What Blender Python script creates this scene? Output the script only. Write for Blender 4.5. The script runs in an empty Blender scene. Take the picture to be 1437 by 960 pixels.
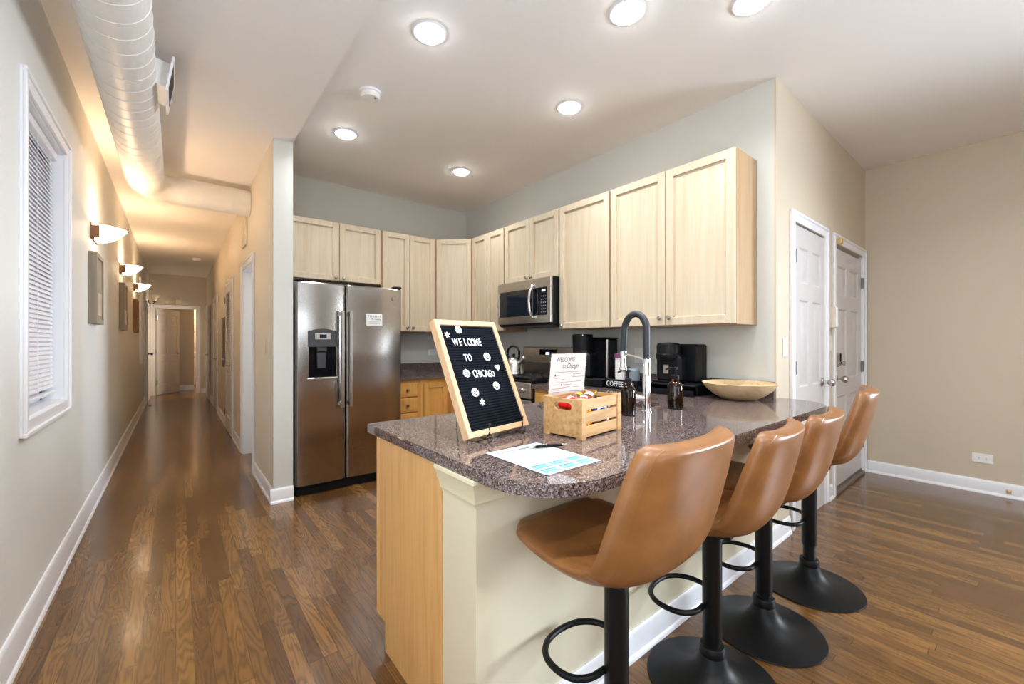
import bpy, bmesh, math, random
from mathutils import Vector, Matrix, Euler
random.seed(7)
PI = math.pi
S = bpy.context.scene
COL = S.collection

# ------------------------------------------------------------------ camera
cam_d = bpy.data.cameras.new('camera'); cam = bpy.data.objects.new('camera', cam_d); COL.objects.link(cam)
cam_d.sensor_width = 36.0; cam_d.lens = 36.0 * 584.0 / 1437.0; cam_d.clip_start = 0.02
cam.location = (0, 0, 1.25)
cam.rotation_euler = (PI / 2, 0, -math.atan2(.6282, .7781))
S.camera = cam

# ------------------------------------------------------------------ colour management, world
S.view_settings.view_transform = 'Standard'; S.view_settings.look = 'None'
S.view_settings.exposure = 0.43; S.view_settings.gamma = 1.0; S.view_settings.use_curve_mapping = False
S.cycles.use_denoising = True; S.cycles.denoising_prefilter = 'FAST'
S.cycles.max_bounces = 10; S.cycles.diffuse_bounces = 6; S.cycles.glossy_bounces = 5
S.cycles.transmission_bounces = 8; S.cycles.transparent_max_bounces = 8
S.cycles.sample_clamp_indirect = 6.0
S.cycles.caustics_reflective = False; S.cycles.caustics_refractive = False
W = bpy.data.worlds.new('world'); S.world = W; W.use_nodes = True
bgn = W.node_tree.nodes['Background']
bgn.inputs[0].default_value = (.55, .62, .72, 1); bgn.inputs[1].default_value = .5

def area(name, loc, direction, sx, sy, power, colr, shape='RECTANGLE', spread=PI):
    l = bpy.data.lights.new(name, 'AREA'); l.shape = shape; l.size = sx
    if shape in ('RECTANGLE', 'ELLIPSE'): l.size_y = sy
    l.energy = power; l.color = colr; l.spread = spread
    o = bpy.data.objects.new(name, l); COL.objects.link(o); o.location = loc
    o.rotation_euler = Vector(direction).to_track_quat('-Z', 'Y').to_euler()
    return o
DAY = (.80, .90, 1.0); LED = (.94, .98, 1.0); WARM = (1.0, .70, .42)
# daylight from the window behind; unseen right and left windows added as fill
area('daylight_window_back', (.9, -3.9, 1.65), (0, 1, 1.1), 1.5, 1.5, 34, DAY)
area('added_fill_right', (5.12, -2.2, 1.65), (-1, .50, -.02), 1.7, 1.5, 96, DAY, spread=1.7)  # unseen source, added to brighten the left wall
area('added_fill_left', (-.44, -.15, 1.62), (1, .1, .15), 1.5, 1.4, 20, DAY)  # added out of view to lift the end panel and bar post
# daylight in the side room off the hall
area('daylight_side_room', (2.3, 6.0, 1.9), (-1, -.35, -.1), 1.0, 1.3, 40, DAY)
area('lamp_beyond_vestibule', (.3, 14.5, 2.7), (0, -.15, -1), .5, .5, 45, WARM)
area('lamp_end_room', (1.7, 12.2, 1.8), (-1, .12, 0), .6, 1.2, 46, (1.0, .80, .58))
DOWN_P = 6.3; SCONCE_P = 13.0

# ------------------------------------------------------------------ colour + materials
def srgb(r, g, b):
    f = lambda c: (c / 255 / 12.92) if c / 255 <= .04045 else ((c / 255 + .055) / 1.055) ** 2.4
    return (f(r), f(g), f(b), 1.0)
class NT:
    def __init__(s, name):
        m = bpy.data.materials.new(name); m.use_nodes = True; s.m = m; s.t = m.node_tree
        s.b = s.t.nodes['Principled BSDF']
    def n(s, typ, **kw):
        x = s.t.nodes.new(typ)
        for k, v in kw.items(): setattr(x, k, v)
        return x
    def l(s, a, b): s.t.links.new(a, b)
    def pos(s, scale=(1, 1, 1), rot=(0, 0, 0)):
        g = s.n('ShaderNodeTexCoord'); mp = s.n('ShaderNodeMapping')
        s.l(g.outputs['Object'], mp.inputs['Vector'])
        mp.inputs['Scale'].default_value = scale; mp.inputs['Rotation'].default_value = rot
        return mp.outputs['Vector']
    def noise(s, vec, scale, detail=3, rough=.5, dist=0):
        x = s.n('ShaderNodeTexNoise'); s.l(vec, x.inputs['Vector'])
        x.inputs['Scale'].default_value = scale; x.inputs['Detail'].default_value = detail
        x.inputs['Roughness'].default_value = rough; x.inputs['Distortion'].default_value = dist
        return x.outputs['Fac']
    def ramp(s, fac, stops, interp='LINEAR'):
        r = s.n('ShaderNodeValToRGB'); s.l(fac, r.inputs['Fac']); e = r.color_ramp.elements
        r.color_ramp.interpolation = interp
        while len(e) < len(stops): e.new(.5)
        for i, (p, c) in enumerate(stops): e[i].position = p; e[i].color = c
        return r.outputs['Color']
    def bump(s, fac, strength, dist=.01):
        b = s.n('ShaderNodeBump'); s.l(fac, b.inputs['Height']); b.inputs['Strength'].default_value = strength
        b.inputs['Distance'].default_value = dist; s.l(b.outputs['Normal'], s.b.inputs['Normal'])
    def math(s, op, a, b=None, c=None):
        x = s.n('ShaderNodeMath', operation=op)
        for i, v in enumerate((a, b, c)):
            if v is None: continue
            if isinstance(v, (int, float)): x.inputs[i].default_value = v
            else: s.l(v, x.inputs[i])
        return x.outputs[0]
    def mix(s, f, a, b, mode='MIX'):
        x = s.n('ShaderNodeMix', data_type='RGBA', blend_type=mode)
        for i, v in ((0, f), (6, a), (7, b)):
            if isinstance(v, (int, float)): x.inputs[i].default_value = v
            elif isinstance(v, tuple): x.inputs[i].default_value = v
            else: s.l(v, x.inputs[i])
        return x.outputs[2]
    def base(s, c): s.l(c, s.b.inputs['Base Color'])

def plain(name, c, rough=.5, metal=0.0, coat=0.0, var=.04, vscale=6, **kw):
    k = NT(name); k.b.inputs['Roughness'].default_value = rough; k.b.inputs['Metallic'].default_value = metal
    k.b.inputs['Coat Weight'].default_value = coat; k.b.inputs['Coat Roughness'].default_value = .08
    f = k.noise(k.pos(), vscale, 2)
    lo = tuple(x * (1 - var) for x in c[:3]) + (1,); hi = tuple(min(1, x * (1 + var)) for x in c[:3]) + (1,)
    k.base(k.ramp(f, [(.3, lo), (.7, hi)]))
    if max(c[:3]) < .01: k.b.inputs['Specular IOR Level'].default_value = .2
    return k.m
def paint(name, c, rough=.55):
    k = NT(name); k.b.inputs['Roughness'].default_value = rough
    k.b.inputs['Base Color'].default_value = c
    f = k.noise(k.pos(), 260, 2); k.bump(f, .05, .002)
    g = k.noise(k.pos(), .8, 2)
    k.base(k.ramp(g, [(.2, tuple(x * .985 for x in c[:3]) + (1,)), (.8, c)]))
    return k.m
def wood(name, base, dark, light, axis='z', scale=1.0, rough=.4, coat=.2, contrast=1.0):
    k = NT(name); k.b.inputs['Roughness'].default_value = rough; k.b.inputs['Coat Weight'].default_value = coat
    k.b.inputs['Coat Roughness'].default_value = .15
    sc = {'z': (1, 1, .06), 'y': (1, .06, 1), 'x': (.06, 1, 1)}[axis]
    info = k.n('ShaderNodeObjectInfo')
    g = k.n('ShaderNodeTexCoord'); mp = k.n('ShaderNodeMapping'); k.l(g.outputs['Object'], mp.inputs['Vector'])
    mp.inputs['Scale'].default_value = sc
    off = k.n('ShaderNodeCombineXYZ'); k.l(k.math('MULTIPLY', info.outputs['Random'], 37.0), off.inputs[0]); k.l(k.math('MULTIPLY', info.outputs['Random'], 17.0), off.inputs[2])
    add = k.n('ShaderNodeVectorMath', operation='ADD'); k.l(mp.outputs['Vector'], add.inputs[0]); k.l(off.outputs[0], add.inputs[1])
    v = add.outputs[0]
    f1 = k.noise(v, 28 * scale, 5, .6, .6); f2 = k.noise(v, 130 * scale, 3, .6); f3 = k.noise(v, 7 * scale, 2, .5, 1.0)
    c1 = k.ramp(f1, [(.28, dark), (.5, base), (.75, light)])
    c2 = k.mix(k.math('MULTIPLY', f2, .25 * contrast), c1, dark)
    c3 = k.mix(k.math('MULTIPLY', f3, .35 * contrast), c2, light)
    k.base(c3); k.bump(f2, .04, .002)
    return k.m
def steel(name, c, rough=.26, axis='x', wob=.0):
    k = NT(name); k.b.inputs['Metallic'].default_value = 1.0
    sc = {'x': (.02, 1, 1), 'z': (1, 1, .02), 'y': (1, .02, 1)}[axis]
    f = k.noise(k.pos(sc), 420, 3)
    r = k.n('ShaderNodeMapRange'); k.l(f, r.inputs[0]); r.inputs[3].default_value = rough - .03; r.inputs[4].default_value = rough + .03
    k.l(r.outputs[0], k.b.inputs['Roughness'])
    k.base(k.ramp(f, [(.2, tuple(x * .97 for x in c[:3]) + (1,)), (.8, c)]))
    if wob:
        g = k.noise(k.pos((.5, .5, 1.6)), 2.6, 0); k.bump(g, wob, .05)
    return k.m
def emit(name, c, strength):
    k = NT(name); k.b.inputs['Base Color'].default_value = c
    k.b.inputs['Emission Color'].default_value = c; k.b.inputs['Emission Strength'].default_value = strength
    f = k.noise(k.pos(), 3, 1); k.l(k.ramp(f, [(0, c), (1, tuple(min(1, x * 1.02) for x in c[:3]) + (1,))]), k.b.inputs['Emission Color'])
    return k.m
def glass(name, c, rough=.02, ior=1.45):
    k = NT(name); k.b.inputs['Transmission Weight'].default_value = 1.0; k.b.inputs['IOR'].default_value = ior
    k.b.inputs['Roughness'].default_value = rough
    f = k.noise(k.pos(), 5, 1); k.base(k.ramp(f, [(0, c), (1, c)]))
    return k.m
def pane(name, tint=(1, 1, 1, 1)):
    k = NT(name); tr = k.n('ShaderNodeBsdfTransparent'); gl = k.n('ShaderNodeBsdfGlossy'); mx = k.n('ShaderNodeMixShader')
    lw = k.n('ShaderNodeLayerWeight'); fr = k.n('ShaderNodeMath', operation='MULTIPLY_ADD')
    k.l(k.math('POWER', lw.outputs['Facing'], 3.0), fr.inputs[0]); fr.inputs[1].default_value = .5; fr.inputs[2].default_value = .035
    gl.inputs['Roughness'].default_value = .03; tr.inputs[0].default_value = tint
    f = k.noise(k.pos(), 5, 1); k.l(k.ramp(f, [(0, tint), (1, tint)]), tr.inputs[0])
    k.l(fr.outputs[0], mx.inputs[0]); k.l(tr.outputs[0], mx.inputs[1]); k.l(gl.outputs[0], mx.inputs[2])
    k.l(mx.outputs[0], k.t.nodes['Material Output'].inputs[0])
    return k.m

def floor_mat():
    k = NT('oak_floor'); PW = .057
    g = k.n('ShaderNodeTexCoord'); sp = k.n('ShaderNodeSeparateXYZ'); k.l(g.outputs['Object'], sp.inputs[0])
    x, y = sp.outputs[0], sp.outputs[1]
    xs = k.math('DIVIDE', x, PW); ix = k.math('FLOOR', xs); fx = k.math('SUBTRACT', xs, ix)
    w1 = k.n('ShaderNodeTexWhiteNoise', noise_dimensions='1D'); k.l(ix, w1.inputs['W'])
    ys = k.math('ADD', k.math('DIVIDE', y, .85), k.math('MULTIPLY', w1.outputs[0], 13.7)); iy = k.math('FLOOR', ys); fy = k.math('SUBTRACT', ys, iy)
    cmb = k.n('ShaderNodeCombineXYZ'); k.l(ix, cmb.inputs[0]); k.l(iy, cmb.inputs[1])
    w2 = k.n('ShaderNodeTexWhiteNoise', noise_dimensions='3D'); k.l(cmb.outputs[0], w2.inputs['Vector'])
    rnd = w2.outputs['Value']
    v = k.n('ShaderNodeCombineXYZ')
    k.l(k.math('ADD', x, k.math('MULTIPLY', rnd, 5.3)), v.inputs[0]); k.l(k.math('ADD', k.math('MULTIPLY', y, .11), k.math('MULTIPLY', rnd, 9.1)), v.inputs[1]); k.l(k.math('MULTIPLY', rnd, 7.7), v.inputs[2])
    vec = v.outputs[0]
    # cathedral grain: contour bands of a stretched noise
    n1 = k.noise(vec, 11, 2, .5, .3)
    band = k.math('FRACT', k.math('MULTIPLY', n1, 17.0))
    tri = k.math('ABSOLUTE', k.math('SUBTRACT', band, .5))
    fine = k.noise(vec, 170, 4, .65)
    grain = k.math('ADD', k.math('MULTIPLY', tri, 1.1), k.math('MULTIPLY', k.math('SUBTRACT', fine, .5), .6))
    plank = k.ramp(rnd, [(0, srgb(94, 61, 29)), (.35, srgb(110, 74, 36)), (.7, srgb(126, 87, 43)), (1, srgb(146, 104, 56))])
    dark = k.mix(.58, plank, srgb(44, 28, 15))
    gm = k.n('ShaderNodeMapRange'); k.l(grain, gm.inputs[0]); gm.inputs[1].default_value = -.05; gm.inputs[2].default_value = .42
    c = k.mix(gm.outputs[0], dark, plank)
    big = k.noise(k.pos((1, .4, 1)), 1.7, 3)
    c = k.mix(k.math('MULTIPLY', big, .30), c, srgb(76, 50, 30))
    ex = k.math('MINIMUM', fx, k.math('SUBTRACT', 1.0, fx)); gap = k.math('LESS_THAN', ex, .018)
    ey = k.math('MINIMUM', fy, k.math('SUBTRACT', 1.0, fy)); gapy = k.math('LESS_THAN', ey, .0016)
    gp = k.math('MAXIMUM', gap, gapy)
    c = k.mix(k.math('MULTIPLY', gp, .7), c, srgb(38, 23, 14))
    k.base(c)
    rr = k.n('ShaderNodeMapRange'); k.l(fine, rr.inputs[0]); rr.inputs[3].default_value = .15; rr.inputs[4].default_value = .30
    k.l(rr.outputs[0], k.b.inputs['Roughness'])
    hgt = k.math('SUBTRACT', k.math('ADD', k.math('MULTIPLY', grain, .25), k.math('MULTIPLY', k.noise(k.pos((1, .25, 1)), 16, 2), .8)), k.math('MULTIPLY', gp, .5))
    k.bump(hgt, .07, .006)
    k.b.inputs['Coat Weight'].default_value = .25; k.b.inputs['Coat Roughness'].default_value = .12
    return k.m
def granite_mat():
    k = NT('granite'); p = k.pos()
    vo = k.n('ShaderNodeTexVoronoi'); k.l(p, vo.inputs['Vector']); vo.inputs['Scale'].default_value = 300
    sp = k.n('ShaderNodeSeparateColor'); k.l(vo.outputs['Color'], sp.inputs[0])
    n1 = k.noise(p, 90, 5, .75, 1.2)
    f = k.math('ADD', k.math('MULTIPLY', sp.outputs[0], .5), k.math('MULTIPLY', n1, .6))
    c = k.ramp(f, [(.26, srgb(22, 19, 22)), (.42, srgb(62, 52, 52)), (.52, srgb(114, 92, 84)), (.60, srgb(80, 74, 78)), (.72, srgb(146, 124, 114)), (.85, srgb(146, 144, 152))])
    k.base(c); k.b.inputs['Roughness'].default_value = .07; k.b.inputs['Specular IOR Level'].default_value = .5
    k.b.inputs['Coat Weight'].default_value = .1; k.b.inputs['Coat Roughness'].default_value = .03
    return k.m
def leather_mat():
    k = NT('tan_leather'); p = k.pos()
    n1 = k.noise(p, 9, 4, .6); n2 = k.noise(p, 380, 3, .6)
    k.base(k.ramp(n1, [(.25, srgb(116, 72, 34)), (.55, srgb(134, 86, 43)), (.8, srgb(150, 100, 54))]))
    k.b.inputs['Roughness'].default_value = .38; k.b.inputs['Coat Weight'].default_value = .15; k.b.inputs['Coat Roughness'].default_value = .3
    k.bump(n2, .12, .0015)
    return k.m

M = {}
M['floor'] = floor_mat(); M['granite'] = granite_mat(); M['leather'] = leather_mat()
M['beige'] = paint('beige_wall_paint', srgb(205, 191, 169))
M['grey'] = paint('pale_grey_wall_paint', srgb(206, 206, 199))
M['greige'] = paint('greige_hall_paint', srgb(217, 207, 190))
M['grey_lit'] = paint('brightened_grey_wall_paint', srgb(226, 226, 222))  # kitchen grey made lighter, with daylight on the left wall put in
M['ceil'] = paint('ceiling_paint', srgb(243, 240, 237), .7)
M['white'] = paint('white_trim_paint', srgb(236, 236, 240), .32)
M['door'] = paint('white_door_paint', srgb(206, 202, 201), .35)
M['cream'] = paint('cream_moulding_paint', srgb(226, 218, 188), .35)
M['cream2'] = paint('cream_post_paint', srgb(222, 212, 186), .4)
M['duct'] = plain('white_duct_paint', srgb(233, 231, 227), .45)
M['maple'] = wood('pale_maple', srgb(206, 188, 160), srgb(196, 174, 142), srgb(214, 200, 178), 'z')
M['maple_h'] = wood('pale_maple_rail', srgb(226, 206, 180), srgb(212, 188, 156), srgb(236, 222, 200), 'y')
M['honey'] = wood('honey_maple', srgb(178, 144, 104), srgb(160, 125, 86), srgb(190, 158, 120), 'z')
M['amber'] = wood('amber_maple', srgb(214, 158, 82), srgb(192, 132, 60), srgb(226, 176, 104), 'z')
M['oak'] = wood('golden_oak_veneer', srgb(222, 170, 106), srgb(204, 148, 84), srgb(232, 186, 124), 'z', 1.4)
M['crate'] = wood('burnt_pine', srgb(196, 146, 88), srgb(112, 66, 30), srgb(222, 182, 128), 'x', 1.8, .55, 0, 1.9)
M['framewood'] = wood('natural_frame_wood', srgb(214, 174, 132), srgb(196, 152, 108), srgb(226, 192, 154), 'z', 1, .5, 0)
M['greywood'] = wood('grey_weathered_wood', srgb(150, 138, 122), srgb(118, 106, 92), srgb(172, 160, 142), 'z', 1, .6, 0)
M['brownwood'] = wood('brown_weathered_wood', srgb(140, 98, 66), srgb(112, 76, 50), srgb(158, 116, 82), 'z', 1, .6, 0)
M['bowl'] = wood('pale_turned_wood', srgb(214, 186, 142), srgb(192, 160, 114), srgb(226, 202, 164), 'x', 1, .45, .1)
M['steel'] = steel('brushed_steel', (.42, .395, .37, 1), .22, 'x', .16)
M['steel2'] = steel('brushed_steel_flat', (.56, .53, .49, 1), .28, 'x')
M['steelv'] = steel('brushed_steel_handle', (.50, .46, .42, 1), .30, 'z')
M['chrome'] = plain('chrome', (.82, .82, .84, 1), .06, 1.0)
M['nickel'] = plain('satin_nickel', (.50, .48, .47, 1), .25, 1.0)
M['darknickel'] = plain('aged_nickel', (.22, .21, .21, 1), .4, 1.0)
M['brass'] = plain('brass', (.72, .52, .24, 1), .3, 1.0)
M['black'] = plain('black_powder_coat', (.005, .005, .0055, 1), .42)
M['blackgloss'] = plain('black_gloss', (.006, .006, .008, 1), .07)
M['blackplastic'] = plain('black_plastic', (.005, .0055, .007, 1), .38)
M['iron'] = plain('black_iron', (.02, .018, .017, 1), .5)
M['rubber'] = plain('dark_rubber', (.02, .024, .030, 1), .42)
M['darkgrey'] = plain('dark_grey_plastic', (.04, .04, .045, 1), .4)
M['seal'] = plain('grey_seal', srgb(112, 102, 96), .5)
M['whiteplastic'] = plain('white_plastic', srgb(236, 234, 230), .35)
M['ivory'] = plain('ivory_plastic', srgb(224, 212, 190), .4)
M['paper'] = plain('white_paper', srgb(240, 240, 240), .6)
M['laminate'] = plain('laminated_paper', srgb(216, 224, 230), .15)
M['pinkpaper'] = plain('blush_paper', srgb(204, 192, 188), .25)
M['ink'] = plain('dark_ink', srgb(34, 33, 37), .6)
M['teal'] = plain('teal_print', srgb(62, 168, 170), .3)
M['tealdark'] = plain('dark_teal_print', srgb(40, 130, 134), .3)
M['letter'] = plain('white_letter_plastic', srgb(240, 240, 240), .4)
M['red'] = plain('red_wrapper', srgb(206, 24, 30), .25)
M['orange'] = plain('orange_wrapper', srgb(240, 120, 20), .25)
M['yellow'] = plain('yellow_wrapper', srgb(244, 190, 20), .25)
M['brownwrap'] = plain('brown_wrapper', srgb(110, 58, 26), .25)
M['bluewrap'] = plain('blue_wrapper', srgb(40, 84, 170), .25)
M['whitewrap'] = plain('white_wrapper', srgb(232, 230, 226), .25)
M['purple'] = plain('purple_band', srgb(130, 50, 110), .4)
M['lid'] = plain('blue_grey_lid', srgb(140, 152, 160), .4)
M['gold'] = plain('gold_foil', (.75, .6, .36, 1), .25, 1.0)
M['picture'] = plain('picture_reflection', srgb(206, 190, 168), .3, var=.2, vscale=9)  # colour of the reflection painted on the hall pictures
M['amberglass'] = glass('amber_glass', srgb(176, 92, 26), .03)
M['soap'] = plain('dark_amber_soap', srgb(74, 34, 12), .2)
M['pane'] = pane('window_pane')
M['acrylic'] = pane('clear_sleeve', (.97, .97, .97, 1))
M['ovenglass'] = plain('dark_oven_glass', (.012, .014, .02, 1), .05)
M['sconceglass'] = emit('lit_sconce_glass', (1.0, .76, .50, 1), 9.0)
M['lens'] = emit('lit_downlight_lens', (.97, .99, 1.0, 1), 26.0)
M['screen'] = emit('blue_lit_digits', (.55, .65, 1.0, 1), 1.1)
M['dimglass'] = plain('dim_blue_glass', (.010, .014, .024, 1), .08)
M['lcd'] = plain('dark_blue_display', srgb(24, 32, 66), .15)
M['bellglass'] = plain('unlit_bell_glass', srgb(226, 214, 196), .3)
def felt_mat():
    k = NT('ribbed_black_felt'); k.b.inputs['Roughness'].default_value = .9; k.b.inputs['Specular IOR Level'].default_value = .08
    f = k.noise(k.pos(), 500, 2); k.base(k.ramp(f, [(.3, srgb(12, 15, 21)), (.7, srgb(22, 27, 35))]))
    return k.m
M['felt'] = felt_mat()

# ------------------------------------------------------------------ mesh builder
class MB:
    bev = False
    def __init__(s, M4=None): s.bm = bmesh.new(); s.M = M4 or Matrix.Identity(4)
    def _v(s, p): return s.bm.verts.new(s.M @ Vector(p))
    def _bev(s, geom, bev, seg=2):
        if bev > 0:
            s.bev = True
            ed = list({e for f in geom for e in f.edges})
            bmesh.ops.bevel(s.bm, geom=ed, offset=bev, segments=seg, affect='EDGES', profile=.5)
    def box(s, x0, x1, y0, y1, z0, z1, bev=0, seg=1):
        v = [s._v((x, y, z)) for x in (x0, x1) for y in (y0, y1) for z in (z0, z1)]
        fs = [s.bm.faces.new([v[i] for i in q]) for q in ((0, 1, 3, 2), (4, 6, 7, 5), (0, 4, 5, 1), (2, 3, 7, 6), (0, 2, 6, 4), (1, 5, 7, 3))]
        s._bev(fs, bev, seg); return s
    def prism(s, poly, axis, a, b, bev=0, seg=1):
        def P(u, w, t): return {'x': (t, u, w), 'y': (u, t, w), 'z': (u, w, t)}[axis]
        A = [s._v(P(u, w, a)) for u, w in poly]; B = [s._v(P(u, w, b)) for u, w in poly]; n = len(poly)
        fs = [s.bm.faces.new(A), s.bm.faces.new(B[::-1])]
        for i in range(n): fs.append(s.bm.faces.new([A[i], B[i], B[(i + 1) % n], A[(i + 1) % n]]))
        if bev:
            s.bev = True
            ed = list(set(fs[0].edges) | set(fs[1].edges))
            bmesh.ops.bevel(s.bm, geom=ed, offset=bev, segments=seg, affect='EDGES', profile=.5)
        return s
    def rings(s, rings, close=False, cap=True):
        R = [[s._v(p) for p in r] for r in rings]; n = len(R[0])
        m = len(R) if close else len(R) - 1
        for i in range(m):
            a, b = R[i], R[(i + 1) % len(R)]
            for j in range(n): s.bm.faces.new([a[j], a[(j + 1) % n], b[(j + 1) % n], b[j]])
        if cap and not close:
            s.bm.faces.new(R[0][::-1]); s.bm.faces.new(R[-1])
        return s
    def tube(s, pts, r, n=10, close=False, cap=True):
        pts = [Vector(p) for p in pts]; N = len(pts); rr = r if isinstance(r, (list, tuple)) else [r] * N
        rings = []; up = None
        for i in range(N):
            if close: t = pts[(i + 1) % N] - pts[i - 1]
            else: t = pts[min(i + 1, N - 1)] - pts[max(i - 1, 0)]
            t.normalize()
            if up is None:
                up = Vector((0, 0, 1)) if abs(t.z) < .9 else Vector((1, 0, 0))
            a = up - t * up.dot(t); a.normalize(); b = t.cross(a); up = a
            rings.append([pts[i] + (a * math.cos(2 * PI * k / n) + b * math.sin(2 * PI * k / n)) * rr[i] for k in range(n)])
        return s.rings(rings, close, cap)
    def cyl(s, p0, p1, r0, r1=None, n=24): return s.tube([p0, p1], [r0, r1 if r1 is not None else r0], n)
    def lathe(s, prof, c=(0, 0, 0), n=32, axis='z', a0=0, a1=2 * PI):
        full = abs(a1 - a0 - 2 * PI) < 1e-6; k = n if full else n + 1
        cols = []
        for j in range(k):
            a = a0 + (a1 - a0) * j / n; col = []
            for r, z in prof:
                p = {'z': (r * math.cos(a), r * math.sin(a), z), 'y': (r * math.cos(a), z, r * math.sin(a)), 'x': (z, r * math.cos(a), r * math.sin(a))}[axis]
                col.append(s._v((p[0] + c[0], p[1] + c[1], p[2] + c[2])))
            cols.append(col)
        for j in range(n):
            A, B = cols[j], cols[(j + 1) % k]
            for i in range(len(prof) - 1):
                vs = [A[i], B[i], B[i + 1], A[i + 1]]
                try: s.bm.faces.new(vs)
                except ValueError: pass
        return s
    def sheet(s, fn, nu, nv):
        g = [[s._v(fn(i / nu, j / nv)) for j in range(nv + 1)] for i in range(nu + 1)]
        for i in range(nu):
            for j in range(nv): s.bm.faces.new([g[i][j], g[i + 1][j], g[i + 1][j + 1], g[i][j + 1]])
        return g
    def poly_holes(s, outer, holes, z0, z1):
        """flat slab with holes"""
        for z, flip in ((z1, False), (z0, True)):
            es = []
            for lp in [outer] + holes:
                vs = [s._v((x, y, z)) for x, y in lp]
                es += [s.bm.edges.new((vs[i], vs[(i + 1) % len(vs)])) for i in range(len(vs))]
            bmesh.ops.triangle_fill(s.bm, use_beauty=True, edges=es)
        for lp in [outer] + holes:
            n = len(lp)
            for i in range(n):
                a, b = lp[i], lp[(i + 1) % n]
                s.bm.faces.new([s._v((a[0], a[1], z0)), s._v((b[0], b[1], z0)), s._v((b[0], b[1], z1)), s._v((a[0], a[1], z1))])
        return s
    def text(s, body, size, extrude, M4, shear=0.0, align='CENTER', space=1.0, sx=1.0):
        cu = bpy.data.curves.new('t', 'FONT'); cu.body = body; cu.size = size; cu.extrude = extrude; cu.shear = shear
        cu.align_x = align; cu.align_y = 'CENTER'; cu.space_character = space; cu.resolution_u = 3
        o = bpy.data.objects.new('t', cu); COL.objects.link(o)
        dg = bpy.context.evaluated_depsgraph_get(); me = o.evaluated_get(dg).to_mesh()
        T = s.M @ M4 @ Matrix.Diagonal((sx, 1, 1, 1))
        vs = [s.bm.verts.new(T @ v.co) for v in me.vertices]
        for p in me.polygons:
            try: s.bm.faces.new([vs[i] for i in p.vertices])
            except ValueError: pass
        o.evaluated_get(dg).to_mesh_clear(); bpy.data.objects.remove(o); bpy.data.curves.remove(cu)
        return s
    def build(s, name, mat, parent=None, local=False, origin=None, smooth=.6, recalc=True, mods=None):
        bmesh.ops.remove_doubles(s.bm, verts=s.bm.verts, dist=1e-5)
        if recalc: bmesh.ops.recalc_face_normals(s.bm, faces=s.bm.faces)
        off = Vector((0, 0, 0))
        if not local:
            p = parent
            while p is not None: off += p.location; p = p.parent
        if origin is not None: off = off + Vector(origin)
        if off.length > 0: bmesh.ops.translate(s.bm, vec=-off, verts=s.bm.verts)
        me = bpy.data.meshes.new(name); s.bm.to_mesh(me); s.bm.free()
        for p in me.polygons: p.use_smooth = True
        me.set_sharp_from_angle(angle=smooth)
        mats = mat if isinstance(mat, list) else [mat]
        for m in mats: me.materials.append(M[m])
        o = bpy.data.objects.new(name, me); COL.objects.link(o)
        if s.bev: o.modifiers.new('weighted_normals', 'WEIGHTED_NORMAL').keep_sharp = True
        if parent is not None: o.parent = parent
        if origin is not None: o.location = origin
        return o
def frame(o, u, v, w):
    m = Matrix.Identity(4)
    for i, a in enumerate((u, v, w)):
        for j in range(3): m[j][i] = a[j]
    m.translation = Vector(o); return m
def thing(name, label, cat, loc=(0, 0, 0), rotz=0, group=None):
    o = bpy.data.objects.new(name, None); COL.objects.link(o); o.location = loc; o.rotation_euler = (0, 0, rotz)
    o.empty_display_size = .05
    tag(o, label, cat, group); return o
def tag(o, label, cat, group=None):
    o['label'] = label; o['category'] = cat
    if group: o['group'] = group
    return o
def struct(name, mb, mat, parent=None, **kw):
    o = mb.build(name, mat, parent, **kw)
    if parent is None: o['kind'] = 'structure'
    return o
def dup(root, loc, rotz=None, label=None):
    r = root.copy(); COL.objects.link(r); r.location = loc
    if rotz is not None: r.rotation_euler = (0, 0, rotz)
    if label: r['label'] = label
    for ch in list(root.children):
        c = ch.copy(); COL.objects.link(c); c.parent = r
        for g in list(ch.children):
            d = g.copy(); COL.objects.link(d); d.parent = c
    return r

# ------------------------------------------------------------------ room shell
XL, XH, XH2 = -.488, .585, .722          # hall left wall, hall right wall faces
XK, YD, YB = 2.93, .99, 4.575            # kitchen right wall, door wall, kitchen back wall
XR, YR = 5.20, -4.0                      # living room right wall, wall behind the camera
ZH, ZC, YF = 2.83, 2.915, 12.68          # hall ceiling, kitchen ceiling, hall far wall
T = .12
struct('floor', MB().box(-1.6, 5.32, -4.12, 16.2, -.1, 0), 'floor')
struct('ceiling', MB().box(XH2, XR + T, YR - T, YB + T, ZC, ZC + .12), 'ceil')
struct('ceiling_hall', MB().box(XL - T, XH2, YR - T, YF + 3.4, ZH, ZH + .205), 'ceil')
W1 = (2.585, 3.385, .925, 2.30); W2 = (9.55, 10.25, .93, 2.3)
mb = MB(); x0, x1 = XL - T, XL
W0 = (-.95, .65, .9, 2.35)
for (a, b, z0, z1) in ((YR - T, W0[0], 0, ZH), (W0[0], W0[1], 0, W0[2]), (W0[0], W0[1], W0[3], ZH), (W0[1], W1[0], 0, ZH), (W1[0], W1[1], 0, W1[2]), (W1[0], W1[1], W1[3], ZH), (W1[1], W2[0], 0, ZH),
                       (W2[0], W2[1], 0, W2[2]), (W2[0], W2[1], W2[3], ZH), (W2[1], YF, 0, ZH)):
    mb.box(x0, x1, a, b, z0, z1)
struct('wall_left', mb, 'grey_lit')
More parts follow.
